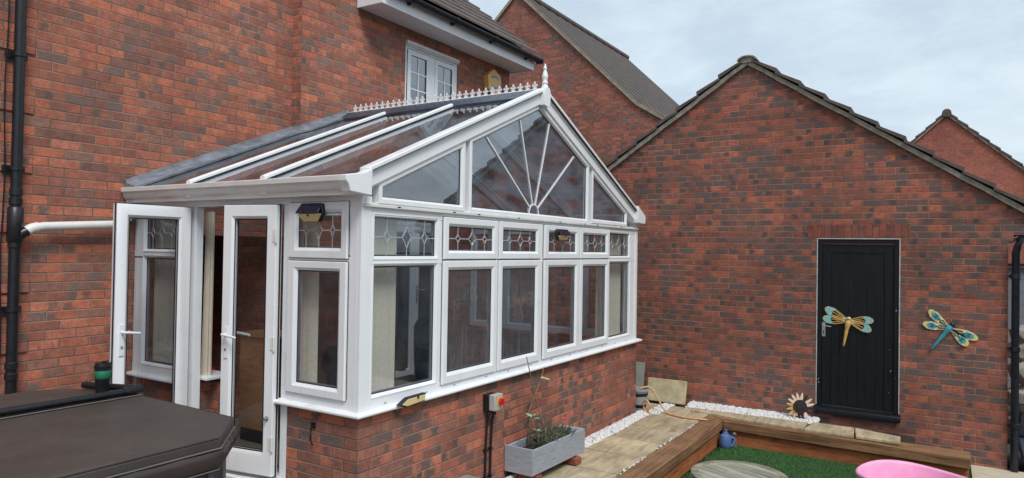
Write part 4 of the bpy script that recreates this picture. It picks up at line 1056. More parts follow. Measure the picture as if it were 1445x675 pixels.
mb = MB(); mb.prism(rect(-2.031, -2.021, 1.065, 1.10), GA, -.0168, -.0155); mb.build('keyhole', M['seal'], hd)
# chips of bare paint along the door edges
mb = MB(); rr_ = random.Random(12)
for k in range(7):
    yy = rr_.choice((dy0+.04, dy0+.10, dy1-.04, dy0+.11))+rr_.uniform(-.012, .012); zz = rr_.choice((rr_.uniform(dz0+.1, dz0+.5), rr_.uniform(dz0+.1, dz1-.1)))
    hh = rr_.uniform(.006, .03); ww = rr_.uniform(.003, .008)
    dep = -.0052 if abs(yy-(dy0+.04)) < .022 or abs(yy-(dy1-.04)) < .022 else -.0232
    mb.prism([(yy, zz), (yy+ww, zz+hh*.2), (yy+ww*.7, zz+hh), (yy-ww*.3, zz+hh*.7)], GA, dep-.0005, dep+.0004)
mb.build('paint_chips', M['white_paint'], gd, smooth=0)
mb = MB(); mb.loops([[GA(y_, b, d) for d, b in ((-.08, dz0-.02), (.05, dz0-.075), (.055, dz0-.03), (.045, dz0-.008), (-.02, dz0+.018), (-.08, dz0+.018))] for y_ in (dy0-.012, dy1+.012)])
mb.build('door_sill', M['black_paint'], gar, bevel=.004)
# gutter and downpipe at the right corner
mb = MB(); mb.tube([(G_+.10, -3.985, 2.235), (G_-.06, -3.965, 2.215), (G_-.06, -3.945, 2.15), (G_-.03, -3.93, 2.08), (G_-.03, -3.925, -.28)], .037, 14)
gdp = mb.build('downpipe', M['gutter_black'], gar, smooth=60)
for z in (.20, 1.02, 1.8):
    mb = MB(); mb.lathe([(.042, 0), (.049, .004), (.049, .05), (.042, .054)], (G_-.03, -3.925, z), 14); mb.box(G_-.03, G_+.06, -3.96, -3.862, z+.01, z+.04); mb.build('bracket', M['gutter_black'], gdp)
mb = MB(); gp = []
for x in (G_-.08, 12.0):
    gp.append([(x, -4.28+.055*math.cos(a), 2.34+.055*math.sin(a)) for a in [math.pi+math.pi*k/8 for k in range(9)]]+[(x, -4.28+.047*math.cos(a), 2.343+.047*math.sin(a)) for a in [2*math.pi-math.pi*k/8 for k in range(9)]])
mb.loops(gp); mb.build('gutter', M['gutter_black'], gar)

# ------------------------------------------------------------------ neighbouring houses
nh = thing('house', (14, 7.5, -.41), 'tall brick house end behind the garage with a long tiled roof', 'house')
NX, NL, NAY, NAZ, NS = 14.0, 8.2, 7.45, 9.60, .967
nzv = lambda y: NAZ-NS*abs(y-NAY) if abs(y-NAY) < 3.75 else NAZ-NS*3.75-.62*(abs(y-NAY)-3.75)
pts = [(NAY+d, nzv(NAY+d)) for d in (-5.0, -4.4, -3.75, 0, 3.75, 4.4, 5.0)]
mb = MB(); mb.prism([(NAY-5.0, -.41)]+pts+[(NAY+5.0, -.41)], lambda a, b, d: (NX+d, a, b), 0, NL); mb.build('wall', M['brick_far'], nh, smooth=0)
mb = MB()
prof = [(NAY+d, nzv(NAY+d)) for d in [-5.15, -4.8, -4.4, -4.05, -3.75, -3.2, -1.6, 0, 1.6, 3.75, 4.4, 5.15]]
nroll = 14; rings = []
for k in range(nroll*4+1):
    x = NX-.06+(NL+.12)*k/(nroll*4); ph = (k % 4); o = (.052, .060, .060, .052)[ph]
    rings.append([(x, a, b+o) for a, b in prof])
n = len(prof)
for k in range(len(rings)): mb.v += rings[k]
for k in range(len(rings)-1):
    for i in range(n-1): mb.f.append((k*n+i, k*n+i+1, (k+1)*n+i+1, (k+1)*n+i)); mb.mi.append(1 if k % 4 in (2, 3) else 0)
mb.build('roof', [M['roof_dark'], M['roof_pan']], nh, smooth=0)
mb = MB(); mb.loops([[(x, a, b+.04) for a, b in prof]+[(x, a, b-.07) for a, b in reversed(prof)] for x in (NX-.07, NX+.02)]); mb.build('verge', M['verge_far'], nh, smooth=0)
mb = MB(); mb.tube([(NX-.08, NAY, NAZ+.06), (NX+NL+.04, NAY, NAZ+.06)], .11, 12); mb.build('ridge_tiles', M['roof_dark'], nh)

rh = thing('house', (20, -3.3, -.41), 'plain orange brick gable beyond the right slope of the garage', 'house')
RXX, RAY, RAZ, RSL = 20.0, -3.28, 6.05, .93
mb = MB(); mb.prism([(RAY-5, -.41), (RAY+5, -.41), (RAY+5, RAZ-5*RSL), (RAY, RAZ), (RAY-5, RAZ-5*RSL)], lambda a, b, d: (RXX+d, a, b), 0, 7); mb.build('wall', M['brick_plain'], rh, smooth=0)
for s in (1, -1):
    mb = MB(); yy = RAY
    while abs(yy-RAY) < 5.1:
        y2 = yy+s*.27
        mb.loops([[(x, yy, RAZ-RSL*abs(yy-RAY)+.05), (x, y2, RAZ-RSL*abs(y2-RAY)+.10), (x, y2, RAZ-RSL*abs(y2-RAY)+.16), (x, yy, RAZ-RSL*abs(yy-RAY)+.11)] for x in (RXX-.08, RXX+7)])
        yy += s*.25
    mb.build('roof', M['roof_tile'], rh, smooth=0)
    mb = MB(); mb.loops([[(x, RAY, RAZ+.0), (x, RAY+s*5.1, RAZ-RSL*5.1+.0), (x, RAY+s*5.1, RAZ-RSL*5.1+.07), (x, RAY, RAZ+.07)] for x in (RXX-.06, RXX+.05)]); mb.build('verge', M['verge_far'], rh, smooth=0)
mb = MB(); mb.tube([(RXX-.1, RAY, RAZ+.06), (RXX+7, RAY, RAZ+.06)], .12, 10); mb.build('ridge_tiles', M['roof_tile'], rh)

# across the garden: what the panes reflect
fence = thing('garden_fence', (1.5, -8.0, -.41), 'brown boarded garden fence across the garden, mirrored in the front panes', 'fence')
mb = MB()
for k in range(110):
    x = -8+k*.15; mb.box(x+.004, x+.146, -8.0-.012*(k % 2), -7.985-.012*(k % 2), -.38, 1.55)
mb.build('boards', M['fence_brown'], fence, smooth=0)
for k in range(7):
    mb = MB(); mb.box(-8+k*2.7, -7.9+k*2.7, -8.12, -8.02, -.41, 1.62); mb.build('post', M['fence_brown'], fence)
def back_house(name, label, x0, x1, y0, y1, ez_, rz_, axis, win):
    b = thing(name, ((x0+x1)/2, (y0+y1)/2, -.41), label, 'house')
    mb = MB(); mb.box(x0, x1, y0, y1, -.41, ez_)
    mb.build('wall', M['brick_house'], b, smooth=0)
    mb = MB()
    if axis == 'x':
        ym = (y0+y1)/2; mb.loops([[(x, y0-.3, ez_), (x, y1+.3, ez_), (x, ym, rz_)] for x in (x0-.1, x1+.1)])
    else:
        xm = (x0+x1)/2; mb.loops([[(x0-.3, y, ez_), (x1+.3, y, ez_), (xm, y, rz_)] for y in (y0-.1, y1+.1)])
    mb.build('roof', M['roof_tile'], b, smooth=0)
    for fn, a0, a1, b0, b1 in win:
        mb = MB(); ring(mb, rect(a0, a1, b0, b1), .07, fn, .03, -.05, 0); mb.prism(rect((a0+a1)/2-.04, (a0+a1)/2+.04, b0+.07, b1-.07), fn, -.03, .026)
        w = mb.build('window', M['upvc'], b); pane(rect(a0+.07, a1-.07, b0+.07, b1-.07), fn, .005, M['glass_far'], w)
    return b
back_house('house', 'brick house across the garden, mirrored in the conservatory front', -3, 9, -21, -13.5, 4.9, 8.2, 'x',
           [(lambda a, b, d: (a, -13.5+d, b), a0, a0+1.2, b0, b0+1.2) for a0 in (-1.5, 2.0, 5.5) for b0 in (.7, 3.3)])
back_house('house', 'brick house on the terrace side, its window mirrored in the right door', -19, -12, 1.0, 16, 5.0, 8.2, 'y',
           [(lambda a, b, d: (-12+d, a, b), a0, a0+1.2, b0, b0+1.3) for a0 in (3.2, 7.6, 11.5) for b0 in (.9, 3.3)])

# past the right corner
gf = thing('garden_fence', (9.5, -5.2, -.41), 'grey slatted fence beyond the garage downpipe', 'fence')
mb = MB()
for k in range(11): mb.box(9.5, 9.53, -8.0, -3.90, -.2+k*.19, -.2+k*.19+.183)
mb.build('boards', M['fence_grey'], gf, bevel=.004)
mb = MB(); mb.box(9.44, 9.54, -8.0, -3.90, 1.895, 1.94); mb.build('capping', M['black_plastic'], gf)
for k in range(2): mb = MB(); mb.box(9.42, 9.5, -5.42-k*2.5, -5.34-k*2.5, -.41, 1.9); mb.build('post', M['fence_grey'], gf)
rr_ = random.Random(31); st = 0
def stone(c, s, k):
    mb = MB(); r2 = np.random.RandomState(k); v = ICO_V*r2.uniform(.75, 1.15, (len(ICO_V), 1))*np.array(s)+np.array(c); mb.add(v.tolist(), ICO_F); return mb.build('rubble_stone', M['stone'], bevel=.015, smooth=0)
LB = ['grey rubble stone lying lowest beside the garage downpipe', 'pale rubble stone stacked second beside the garage downpipe', 'grey rubble stone third up in the pile beside the downpipe', 'small rubble stone fourth up in the pile beside the downpipe', 'pale rubble stone at the top of the pile beside the downpipe']
for k, (y, z, s) in enumerate(((-4.20, -.20, .27), (-4.16, .17, .24), (-4.19, .50, .21), (-4.13, .78, .18), (-4.15, 1.02, .15))):
    tag(stone((8.0, y, z), (s, s*1.15, s*.92), 40+k), LB[k], 'stone', 'rubble stones beside the garage')
bn = thing('storage_bin', (6.6, -4.38, -.30), 'blue grey storage bin with a black lid behind the garage downpipe', 'bin')
mb = MB(); mb.loops([[(6.35, -4.68, -.30), (6.95, -4.68, -.30), (6.95, -4.05, -.30), (6.35, -4.05, -.30)], [(6.3, -4.73, .02), (7.0, -4.73, .02), (7.0, -3.985, .02), (6.3, -3.985, .02)]]); mb.build('body', M['bin_blue'], bn, bevel=.02)
mb = MB(); mb.loops([[(6.28, -4.75, .021), (7.02, -4.75, .021), (7.02, -3.975, .021), (6.28, -3.975, .021)], [(6.28, -4.75, .06), (7.02, -4.75, .06), (7.02, -3.975, .06), (6.28, -3.975, .06)], [(6.33, -4.7, .29), (6.95, -4.7, .29), (6.95, -4.01, .29), (6.33, -4.01, .29)]]); mb.build('lid', M['black_plastic'], bn, bevel=.02)

# ------------------------------------------------------------------ hot tub
ht = thing('hot_tub', (-2.0, .7, .20), 'square hot tub under a brown padded folding cover', 'hot tub')
hx0, hx1, hy0, hy1, hc = -3.05, -.935, -.27, 1.62, .29
def octa(x0, x1, y0, y1, c): return [(x0+c, y0), (x1-c, y0), (x1, y0+c), (x1, y1-c), (x1-c, y1), (x0+c, y1), (x0, y1-c), (x0, y0+c)]
FY = .905
def cover_half(poly, name, slope):
    mb = MB(); ins = lambda d: inset(poly, d)
    zt_ = lambda a, b: 1.10+slope*(abs(b-FY))
    rings = [[(a, b, 1.030) for a, b in ins(.010)], [(a, b, 1.036) for a, b in poly], [(a, b, zt_(a, b)-.016) for a, b in poly], [(a, b, zt_(a, b)-.003) for a, b in ins(.012)], [(a, b, zt_(a, b)) for a, b in ins(.03)]]
    mb.loops(rings); c = mb.build(name, M['vinyl'], ht, smooth=40)
    mb = MB()
    for zz in (1.036,):
        pp = [(a, b, zz) for a, b in inset(poly, -.001)]; mb.tube(pp+[pp[0], pp[1]], .0035, 6)
    pp = [(a, b, zt_(a, b)-.006) for a, b in inset(poly, .004)]; mb.tube(pp+[pp[0], pp[1]], .003, 6)
    mb.build('piping', M['vinyl_dark'], c)
    return c
near = [(hx0+hc, hy0), (hx1-hc, hy0), (hx1, hy0+hc), (hx1, FY-.008), (hx0, FY-.008), (hx0, hy0+hc)]
far = [(hx1, FY+.008), (hx1, hy1-hc), (hx1-hc, hy1), (hx0+hc, hy1), (hx0, hy1-hc), (hx0, FY+.008)]
c1 = cover_half(near, 'cover', -.012); c2 = cover_half(far, 'cover', -.012)
mb = MB(); mb.tube([(hx0+.02, FY-.018, 1.104), (hx1-.01, FY-.018, 1.104)], .004, 6); mb.build('piping', M['piping'], c1)
mb = MB(); pp = [(a, b, 1.031) for a, b in inset(near, -.004)]; mb.tube(pp[:4], .0045, 6); mb.build('piping', M['piping'], c1)
# hanging skirt with soft folds
mb = MB(); base = octa(hx0, hx1, hy0, hy1, hc); rings = []
def dense(poly, n=14):
    out = []
    for i in range(len(poly)):
        p, q_ = poly[i], poly[(i+1) % len(poly)]
        for k in range(n): out.append((p[0]+(q_[0]-p[0])*k/n, p[1]+(q_[1]-p[1])*k/n))
    return out
rr_ = random.Random(3)
dz_ = dense(base); wob = [rr_.uniform(-.006, .006) for _ in dz_]
for d, z in ((.02, 1.029), (-.010, 1.018), (-.020, .99), (-.010, .955), (.008, .925), (.03, .92)):
    pl = dense(inset(base, d)); rings.append([(a+w_, b-w_, z+w_*.6) for (a, b), w_ in zip(pl, wob)])
mb.loops(rings); sk = mb.build('skirt', M['vinyl_dark'], ht, smooth=60)
mb = MB(); pl = [(a, b, .926) for a, b in inset(base, .005)]; mb.tube(pl+[pl[0], pl[1]], .004, 6); mb.build('piping', M['piping'], sk)
mb = MB(); mb.prism(inset(base, .05), lambda a, b, d: (a, b, d), .205, .93); mb.build('cabinet', M['cabinet'], ht, bevel=.01)
mb = MB()
for i in range(8):
    p, q_ = Vector(inset(base, .048)[i]), Vector(inset(base, .048)[(i+1) % 8]); L = (q_-p).length
    n = max(1, int(L/.35))
    for k in range(n+1):
        c = p+(q_-p)*(k/n); mb.lathe([(.016, 0), (.016, .71)], (c.x, c.y, .21), 8)
mb.build('corner_trim', M['trim_grey'], ht, smooth=50)
# cover lifter bar
mb = MB(); mb.tube([(hx0-.05, FY+.03, 1.125), (-2.0, FY+.035, 1.126), (hx1-.02, FY+.03, 1.127), (hx1+.015, FY+.045, 1.127), (hx1+.018, FY+.075, 1.127), (hx1-.01, FY+.11, 1.128), (-1.05, 1.36, 1.125)], .021, 14)
lb = mb.build('lifter_bar', M['black_plastic'], ht, smooth=60)
mb = MB(); mb.tube([(hx1-.10, FY+.032, 1.127), (hx1+.012, FY+.036, 1.127), (hx1+.018, FY+.075, 1.127)], .0255, 14); mb.build('sleeve', M['black_plastic'], lb, smooth=60)
# cup
cp = thing('travel_cup', (-1.085, 1.075, 1.095), 'black travel cup with a green band standing on the hot tub cover', 'cup')
mb = MB(); mb.lathe([(.034, 0), (.036, .004), (.0455, .165), (.0455, .17), (.030, .172)], (-1.085, 1.075, 1.098), 24); mb.build('body', M['black_plastic'], cp, smooth=50)
mb = MB(); mb.lathe([(.0425, .0), (.0438, .002), (.0462, .044), (.0450, .046)], (-1.085, 1.075, 1.098+.108), 24); mb.build('band', M['green_band'], cp, smooth=50)
mb = MB(); mb.lathe([(.047, .0), (.049, .004), (.049, .012), (.044, .014), (.042, .030), (.036, .032), (.010, .033)], (-1.085, 1.075, 1.098+.171), 24); mb.box(-1.10, -1.07, 1.045, 1.06, 1.298, 1.31); mb.build('lid', M['black_plastic'], cp, smooth=50)

# ------------------------------------------------------------------ fittings on the conservatory and wall
def solar_light(fn, a, b, d, w, h, label, flat=False):
    p = fn(a, b, d); t = thing('solar_light', p, label, 'solar light', 'solar security lights')
    mb = MB()
    f = lambda x, z, q_: fn(a+x, b+z, d+q_)
    # wedge body: back plate, sloped panel on top, lens below
    hw, ch_ = w/2, w*.16
    front = [(-hw+ch_, -h*.5), (hw-ch_, -h*.5), (hw, -h*.05), (hw*.86, h*.5), (-hw*.86, h*.5), (-hw, -h*.05)]
    mb.loops([[f(x, z, .001) for x, z in front], [f(x, z, .03) for x, z in front]]); bd = mb.build('housing', M['black_plastic'], t, bevel=.003)
    mb = MB(); mb.loops([[f(-hw, -h*.04, .075), f(hw, -h*.04, .075), f(hw*.86, h*.52, .03), f(-hw*.86, h*.52, .03)], [f(-hw, -h*.07, .066), f(hw, -h*.07, .066), f(hw*.86, h*.46, .022), f(-hw*.86, h*.46, .022)]]); mb.build('solar_panel', M['solar_panel'], t, bevel=.002)
    mb = MB(); mb.loops([[f(-hw*.93, -h*.08, .064), f(hw*.93, -h*.08, .064), f(hw*.93, -h*.08, .0305), f(-hw*.93, -h*.08, .0305)], [f(-hw*.62, -h*.5, .036), f(hw*.62, -h*.5, .036), f(hw*.62, -h*.5, .0305), f(-hw*.62, -h*.5, .0305)]]); mb.build('lens', M['lens'], t, bevel=.003)
    mb = MB(); mb.lathe([(.002, 0), (.008, .003), (.008, .008), (.002, .01)], (0, 0, 0), 10); mb.v = [f(x, -h*.17+y, .055+z) for x, y, z in mb.v]; mb.build('sensor', M['black_plastic'], t)
    return t
solar_light(SD, .425, 2.262, .021, .225, .125, 'wedge solar light fixed over the small leaded window beside the doors')
solar_light(FR, 2.77, 2.185, .021, .235, .105, 'wedge solar light fixed high on the front windows toward the garage')
t = thing('solar_light', (.46, -.075, .94), 'fallen solar light lying on the white sill, cream lens outward', 'solar light', 'solar security lights')
tl = lambda x, z, q_: (.46+x, -.056-q_-.25*0, .945+z*.92+.03*x)
poly = [(-.15, -.004), (-.075, -.036), (.128, -.030), (.140, .034), (-.065, .036)]
mb = MB(); mb.prism(poly, tl, .0, .034); mb.build('housing', M['navy'], t, bevel=.004)
mb = MB(); mb.prism(inset(poly, .010), tl, .0345, .040); mb.build('lens', M['lens'], t, bevel=.002)
mb = MB(); mb.prism([(.03, .030), (.05, .030), (.045, .008), (.036, .008)], tl, .0405, .046); mb.build('sensor', M['navy'], t)

sb = thing('isolator_switch', (1.54, 0, .74), 'grey isolator box with a red rotary switch on the conservatory brick wall', 'switch')
mb = MB(); mb.box(1.475, 1.60, -.055, .002, .672, .81); mb.build('back_box', M['black_plastic'], sb, bevel=.004)
mb = MB(); mb.box(1.48, 1.605, -.115, -.0555, .680, .812); mb.build('cover', M['grey_box'], sb, bevel=.006)
mb = MB(); mb.box(1.52, 1.59, -.120, -.1155, .72, .79); mb.build('plate', M['yellow_plate'], sb, bevel=.002)
mb = MB(); mb.lathe([(.027, 0), (.029, .004), (.027, .016), (.010, .018)], (0, 0, 0), 18); mb.v = [(1.556+x, -.1205-z, .753+y) for x, y, z in mb.v]; mb.box(1.548, 1.564, -.155, -.136, .729, .777); mb.build('knob', M['red_knob'], sb, bevel=.001)
for x in (1.50, 1.575):
    mb = MB(); mb.lathe([(.010, 0), (.019, .01), (.019, .045), (.014, .05)], (x, -.045, .622), 12); mb.build('gland', M['black_plastic'], sb)
    mb = MB(); mb.tube([(x, -.045, .64), (x-.004, -.03, .58), (x+.003, -.018, .4), (x-.002, -.018, .2), (x, -.018, .0)], .010, 10); cbl = mb.build('cable', M['black_plastic'], sb, smooth=60)
    for z in (.33, .10): mb = MB(); mb.box(x-.015, x+.015, -.032, .001, z, z+.018); mb.build('clip', M['black_plastic'], cbl)
# old iron hook on the corner brickwork
hk = MB(); hk.box(-.012, .001, .395, .43, .775, .815); hk.tube([(-.012, .41, .79), (-.03, .41, .78), (-.03, .41, .70), (-.012, .41, .66)], .006); tag(hk.build('wall_hook', M['black_plastic']), 'small black iron hook on the brickwork beside the right door', 'hook')

# ------------------------------------------------------------------ planter with plants
pt = thing('planter', (2.25, -.16, .05), 'grey painted wooden trough on bricks under the windows', 'planter')
rot = Matrix.Translation(Vector((2.27, -.165, 0))) @ Matrix.Rotation(R(-2.0), 4, 'Z')
def pbox(mb, *a): return mb.box(*a, M4=rot)
hl, hwid, z0, z1 = .44, .145, .085, .305
for lab, bx in (('board', (-hl, hl, -hwid, -hwid+.02, z0, z1)), ('board', (-hl, hl, hwid-.02, hwid, z0, z1)), ('board', (-hl-.018, -hl-.0005, -hwid-.004, hwid, z0, z1+.008)), ('board', (hl-.06, hl-.04, -hwid+.0205, hwid-.0205, z0, z1)), ('foot', (hl+.0005, hl+.06, -hwid-.0, hwid-.02, z0-.01, z1))):
    mb = MB(); pbox(mb, *bx); mb.build(lab, M['grey_paint'], pt, bevel=.003)
mb = MB(); pbox(mb, -hl+.001, hl-.061, -hwid+.021, hwid-.021, z0+.01, z1-.07); mb.build('soil', M['soil'], pt)
for k, (x, y, an, lb_) in enumerate(((-.33, -.03, 8, 'red brick propping the near end of the trough'), (.33, -.07, -4, 'red brick propping the far end of the trough'))):
    mb = MB(); mb.box(-.105, .105, -.05, .05, 0, .063); mm = rot @ Matrix.Translation(Vector((x, y, .005))) @ Matrix.Rotation(R(an+90), 4, 'Z'); mb.v = [tuple(mm @ Vector(p)) for p in mb.v]
    tag(mb.build('brick', plain('red_brick_loose_%d' % k, lin((146, 82, 66)), .9, .25, 20, .4) if k == 0 else bpy.data.materials['red_brick_loose_0'], bevel=.004), lb_, 'brick', 'bricks under the trough')
def P(x, y, z): return tuple(rot @ Vector((x, y, z)))
# sedum on a bare stalk
sdm = thing('succulent', P(-.28, -.03, .24), 'pale green succulent rosette on a leaning stalk in the trough', 'plant')
mb = MB(); sp_ = [P(-.27, -.06, .22), P(-.25, -.08, .36), P(-.29, -.06, .46), P(-.34, -.05, .535)]; mb.tube(sp_, [.007, .006, .005, .005], 7); mb.build('stem', M['stem'], sdm, smooth=60)
def leafset(c, n, r, sz, name, mat, par, tilt=.5, seed=1):
    mb = MB(); rr_ = random.Random(seed)
    for k in range(n):
        a = 2*math.pi*k/n+rr_.uniform(-.2, .2); tl_ = rr_.uniform(.1, tilt); d = Vector((math.cos(a)*math.cos(tl_), math.sin(a)*math.cos(tl_), math.sin(tl_))); s = Vector((-math.sin(a), math.cos(a), 0)); u_ = d.cross(s)
        L = sz*rr_.uniform(.8, 1.15); c_ = Vector(c)
        rings = []
        for t_, w_ in ((.05, .25), (.4, .75), (.7, 1.0), (.92, .7), (1.0, .15)):
            p = c_+d*(r+L*t_); rings.append([p+s*w_*sz*.27, p+u_*w_*sz*.09, p-s*w_*sz*.27, p-u_*w_*sz*.09])
        mb.loops(rings)
    return mb.build(name, mat, par, smooth=60)
leafset(P(-.34, -.05, .54), 9, .012, .062, 'leaves', M['sedum'], sdm, .9, 3); leafset(P(-.28, -.07, .43), 5, .004, .05, 'leaves', M['sedum'], sdm, .6, 4)
# straggling evergreen mass
def sprigs(c0, c1, n, hgt, seed):
    mb = MB(); rr_ = random.Random(seed); st_ = MB()
    for k in range(n):
        x = rr_.uniform(c0[0], c1[0]); y = rr_.uniform(c0[1], c1[1]); h_ = hgt*rr_.uniform(.35, 1.0)
        dx, dy = rr_.uniform(-.07, .07), rr_.uniform(-.09, .06)
        p0, p1 = Vector((x, y, .22)), Vector((x+dx, y+dy, .23+h_)); st_.tube([P(*p0), P(*p0.lerp(p1, .5)), P(*p1)], [.002, .0016, .0008], 4)
        for q_ in range(16):
            t_ = rr_.uniform(.25, 1.0); c = p0.lerp(p1, t_); d = Vector((rr_.uniform(-1, 1), rr_.uniform(-1, 1), rr_.uniform(-.1, .9))).normalized(); s = d.orthogonal().normalized(); L = rr_.uniform(.012, .028); w_ = L*.16
            mb.add([P(*(c-s*w_)), P(*(c+d*L*.6-s*w_*.9)), P(*(c+d*L)), P(*(c+d*L*.6+s*w_*.9)), P(*(c+s*w_))], [(0, 1, 2, 3, 4)])
    return mb, st_
hb = thing('heather', P(.08, 0, .24), 'dark straggly heather filling the middle of the trough', 'plant')
m1, m2 = sprigs((-.14, -.09), (.34, .10), 230, .15, 3); m1.build('leaves', M['leaf_dark'], hb, smooth=0); m2.build('stems', M['stem'], hb, smooth=0)
dh = thing('dry_plant', P(.25, 0, .24), 'dry brown plant at the far end of the trough with a pink bloom', 'plant')
m1, m2 = sprigs((.05, -.02), (.36, .10), 40, .14, 9); m1.build('leaves', M['leaf_brown'], dh, smooth=0); m2.build('stems', M['stem'], dh, smooth=0)
leafset(P(.335, -.02, .40), 6, .0, .028, 'bloom', M['pink_flower'], dh, 1.2, 5)
db = thing('dry_plant', P(-.02, .1, .24), 'thin bare twigs against the wall behind the trough', 'plant')
m1, m2 = sprigs((-.10, .04), (.12, .11), 22, .26, 19); m1.build('leaves', M['leaf_brown'], db, smooth=0); m2.build('stems', M['stem'], db, smooth=0)
mb = MB(); rr_ = random.Random(2)
for k in range(60):
    x = rr_.uniform(-.40, -.16); y = rr_.uniform(-.1, .1); mb.tube([P(x, y, .225), P(x+rr_.uniform(-.02, .02), y+rr_.uniform(-.02, .02), .225+rr_.uniform(.03, .11))], [.0016, .0006], 4)
tag(mb.build('dead_stalks', M['leaf_brown']), 'short dead stalks in the near end of the trough', 'plant')
# bare canes
mb = MB(); mb.tube([P(-.02, -.03, .22), P(-.03, -.01, .40), P(-.09, .04, .62), P(-.20, .05, .90), P(-.255, .06, 1.07)], [.0075, .007, .006, .005, .004], 7); tag(mb.build('bare_cane', M['stem'], smooth=60), 'tall bare cane leaning left out of the trough past the sill', 'cane', 'bare canes in the trough')
c2_ = MB(); c2_.tube([P(-.01, .0, .22), P(-.16, .09, .30), P(-.14, .10, .55), P(-.02, .06, .80), P(.04, .05, .94)], [.007, .0065, .006, .005, .004], 7)
cn = c2_.build('bare_cane', M['stem'], smooth=60); tag(cn, 'shorter bare cane crossing to the right with a pale cane stub hooked on it', 'cane', 'bare canes in the trough')
mb = MB(); mb.tube([P(-.035, .03, .855), P(.075, .02, .82)], .0095, 8); mb.build('stub', M['bamboo'], cn)

# ------------------------------------------------------------------ bucket, hose, slabs in the corner
bk = thing('bucket', (5.03, .01, 0), 'speckled grey bucket with black bands at the conservatory corner', 'bucket')
mb = MB(); mb.lathe([(.075, .002), (.082, .004), (.118, .265), (.128, .27), (.128, .292), (.112, .292), (.105, .25), (.075, .04)], (5.04, .02, 0), 28); mb.build('body', M['pot_grey'], bk, smooth=50)
for z, r_ in ((.055, .0905), (.20, .1105)):
    mb = MB(); mb.lathe([(r_-.002, 0), (r_+.003, .004), (r_+.009, .042), (r_+.004, .046)], (5.04, .02, z), 28); mb.build('band', M['seal'], bk, smooth=50)
def spline(pts, n=8):
    out = []; p = [Vector(q_) for q_ in pts]; p = [p[0]*2-p[1]]+p+[p[-1]*2-p[-2]]
    for i in range(1, len(p)-2):
        for k in range(n):
            t_ = k/n; a, b, c, d = p[i-1:i+3]
            out.append(.5*((2*b)+(c-a)*t_+(2*a-5*b+4*c-d)*t_*t_+(3*b-3*c+d-a)*t_**3))
    out.append(p[-2]); return out
hs = thing('garden_hose', (5.1, -.3, 0), 'peach garden hose running from the bucket over the slabs', 'hose')
mb = MB(); mb.tube(spline([(5.02, .06, .20), (5.02, .0, .285), (5.06, -.07, .315), (5.11, -.12, .29), (5.13, -.20, .18), (5.12, -.27, .07), (5.08, -.36, .016), (5.03, -.46, .014), (5.0, -.60, .014), (5.0, -.77, .018), (5.03, -.86, .016)]), .0115, 8); mb.build('hose', M['hose'], hs, smooth=60)
mb = MB()
for k, (ox, oz, r_) in enumerate(((0, 0, .075), (.012, .004, .070))):
    mb.tube([(4.955+ox+.02*math.cos(a), -.115+r_*.62*math.cos(a), .095+oz+r_*math.sin(a)) for a in [2*math.pi*q_/24 for q_ in range(26)]], .0095, 8)
mb.tube([(4.96, -.115, .016), (5.0, -.13, .012), (5.05, -.16, .012)], .0095, 8)
mb.build('coil', M['hose'], hs, smooth=60)
mb = MB(); mm = Matrix.Translation(Vector((5.70, -.10, .005))) @ Matrix.Rotation(R(17), 4, 'Y'); mb.box(-.05, 0.0, -.275, .262, 0, .31, M4=mm)
tag(mb.build('concrete_slab', M['concrete'], bevel=.008), 'pale pitted concrete slab leaning on the garage wall', 'slab')
mb = MB(); mm = Matrix.Translation(Vector((5.72, .43, .005))) @ Matrix.Rotation(R(9), 4, 'Y'); mb.box(-.014, 0.0, -.20, .22, 0, .50, M4=mm)
tag(mb.build('board', M['fibre'], bevel=.003), 'grey green board standing behind the bucket by the garage wall', 'board')

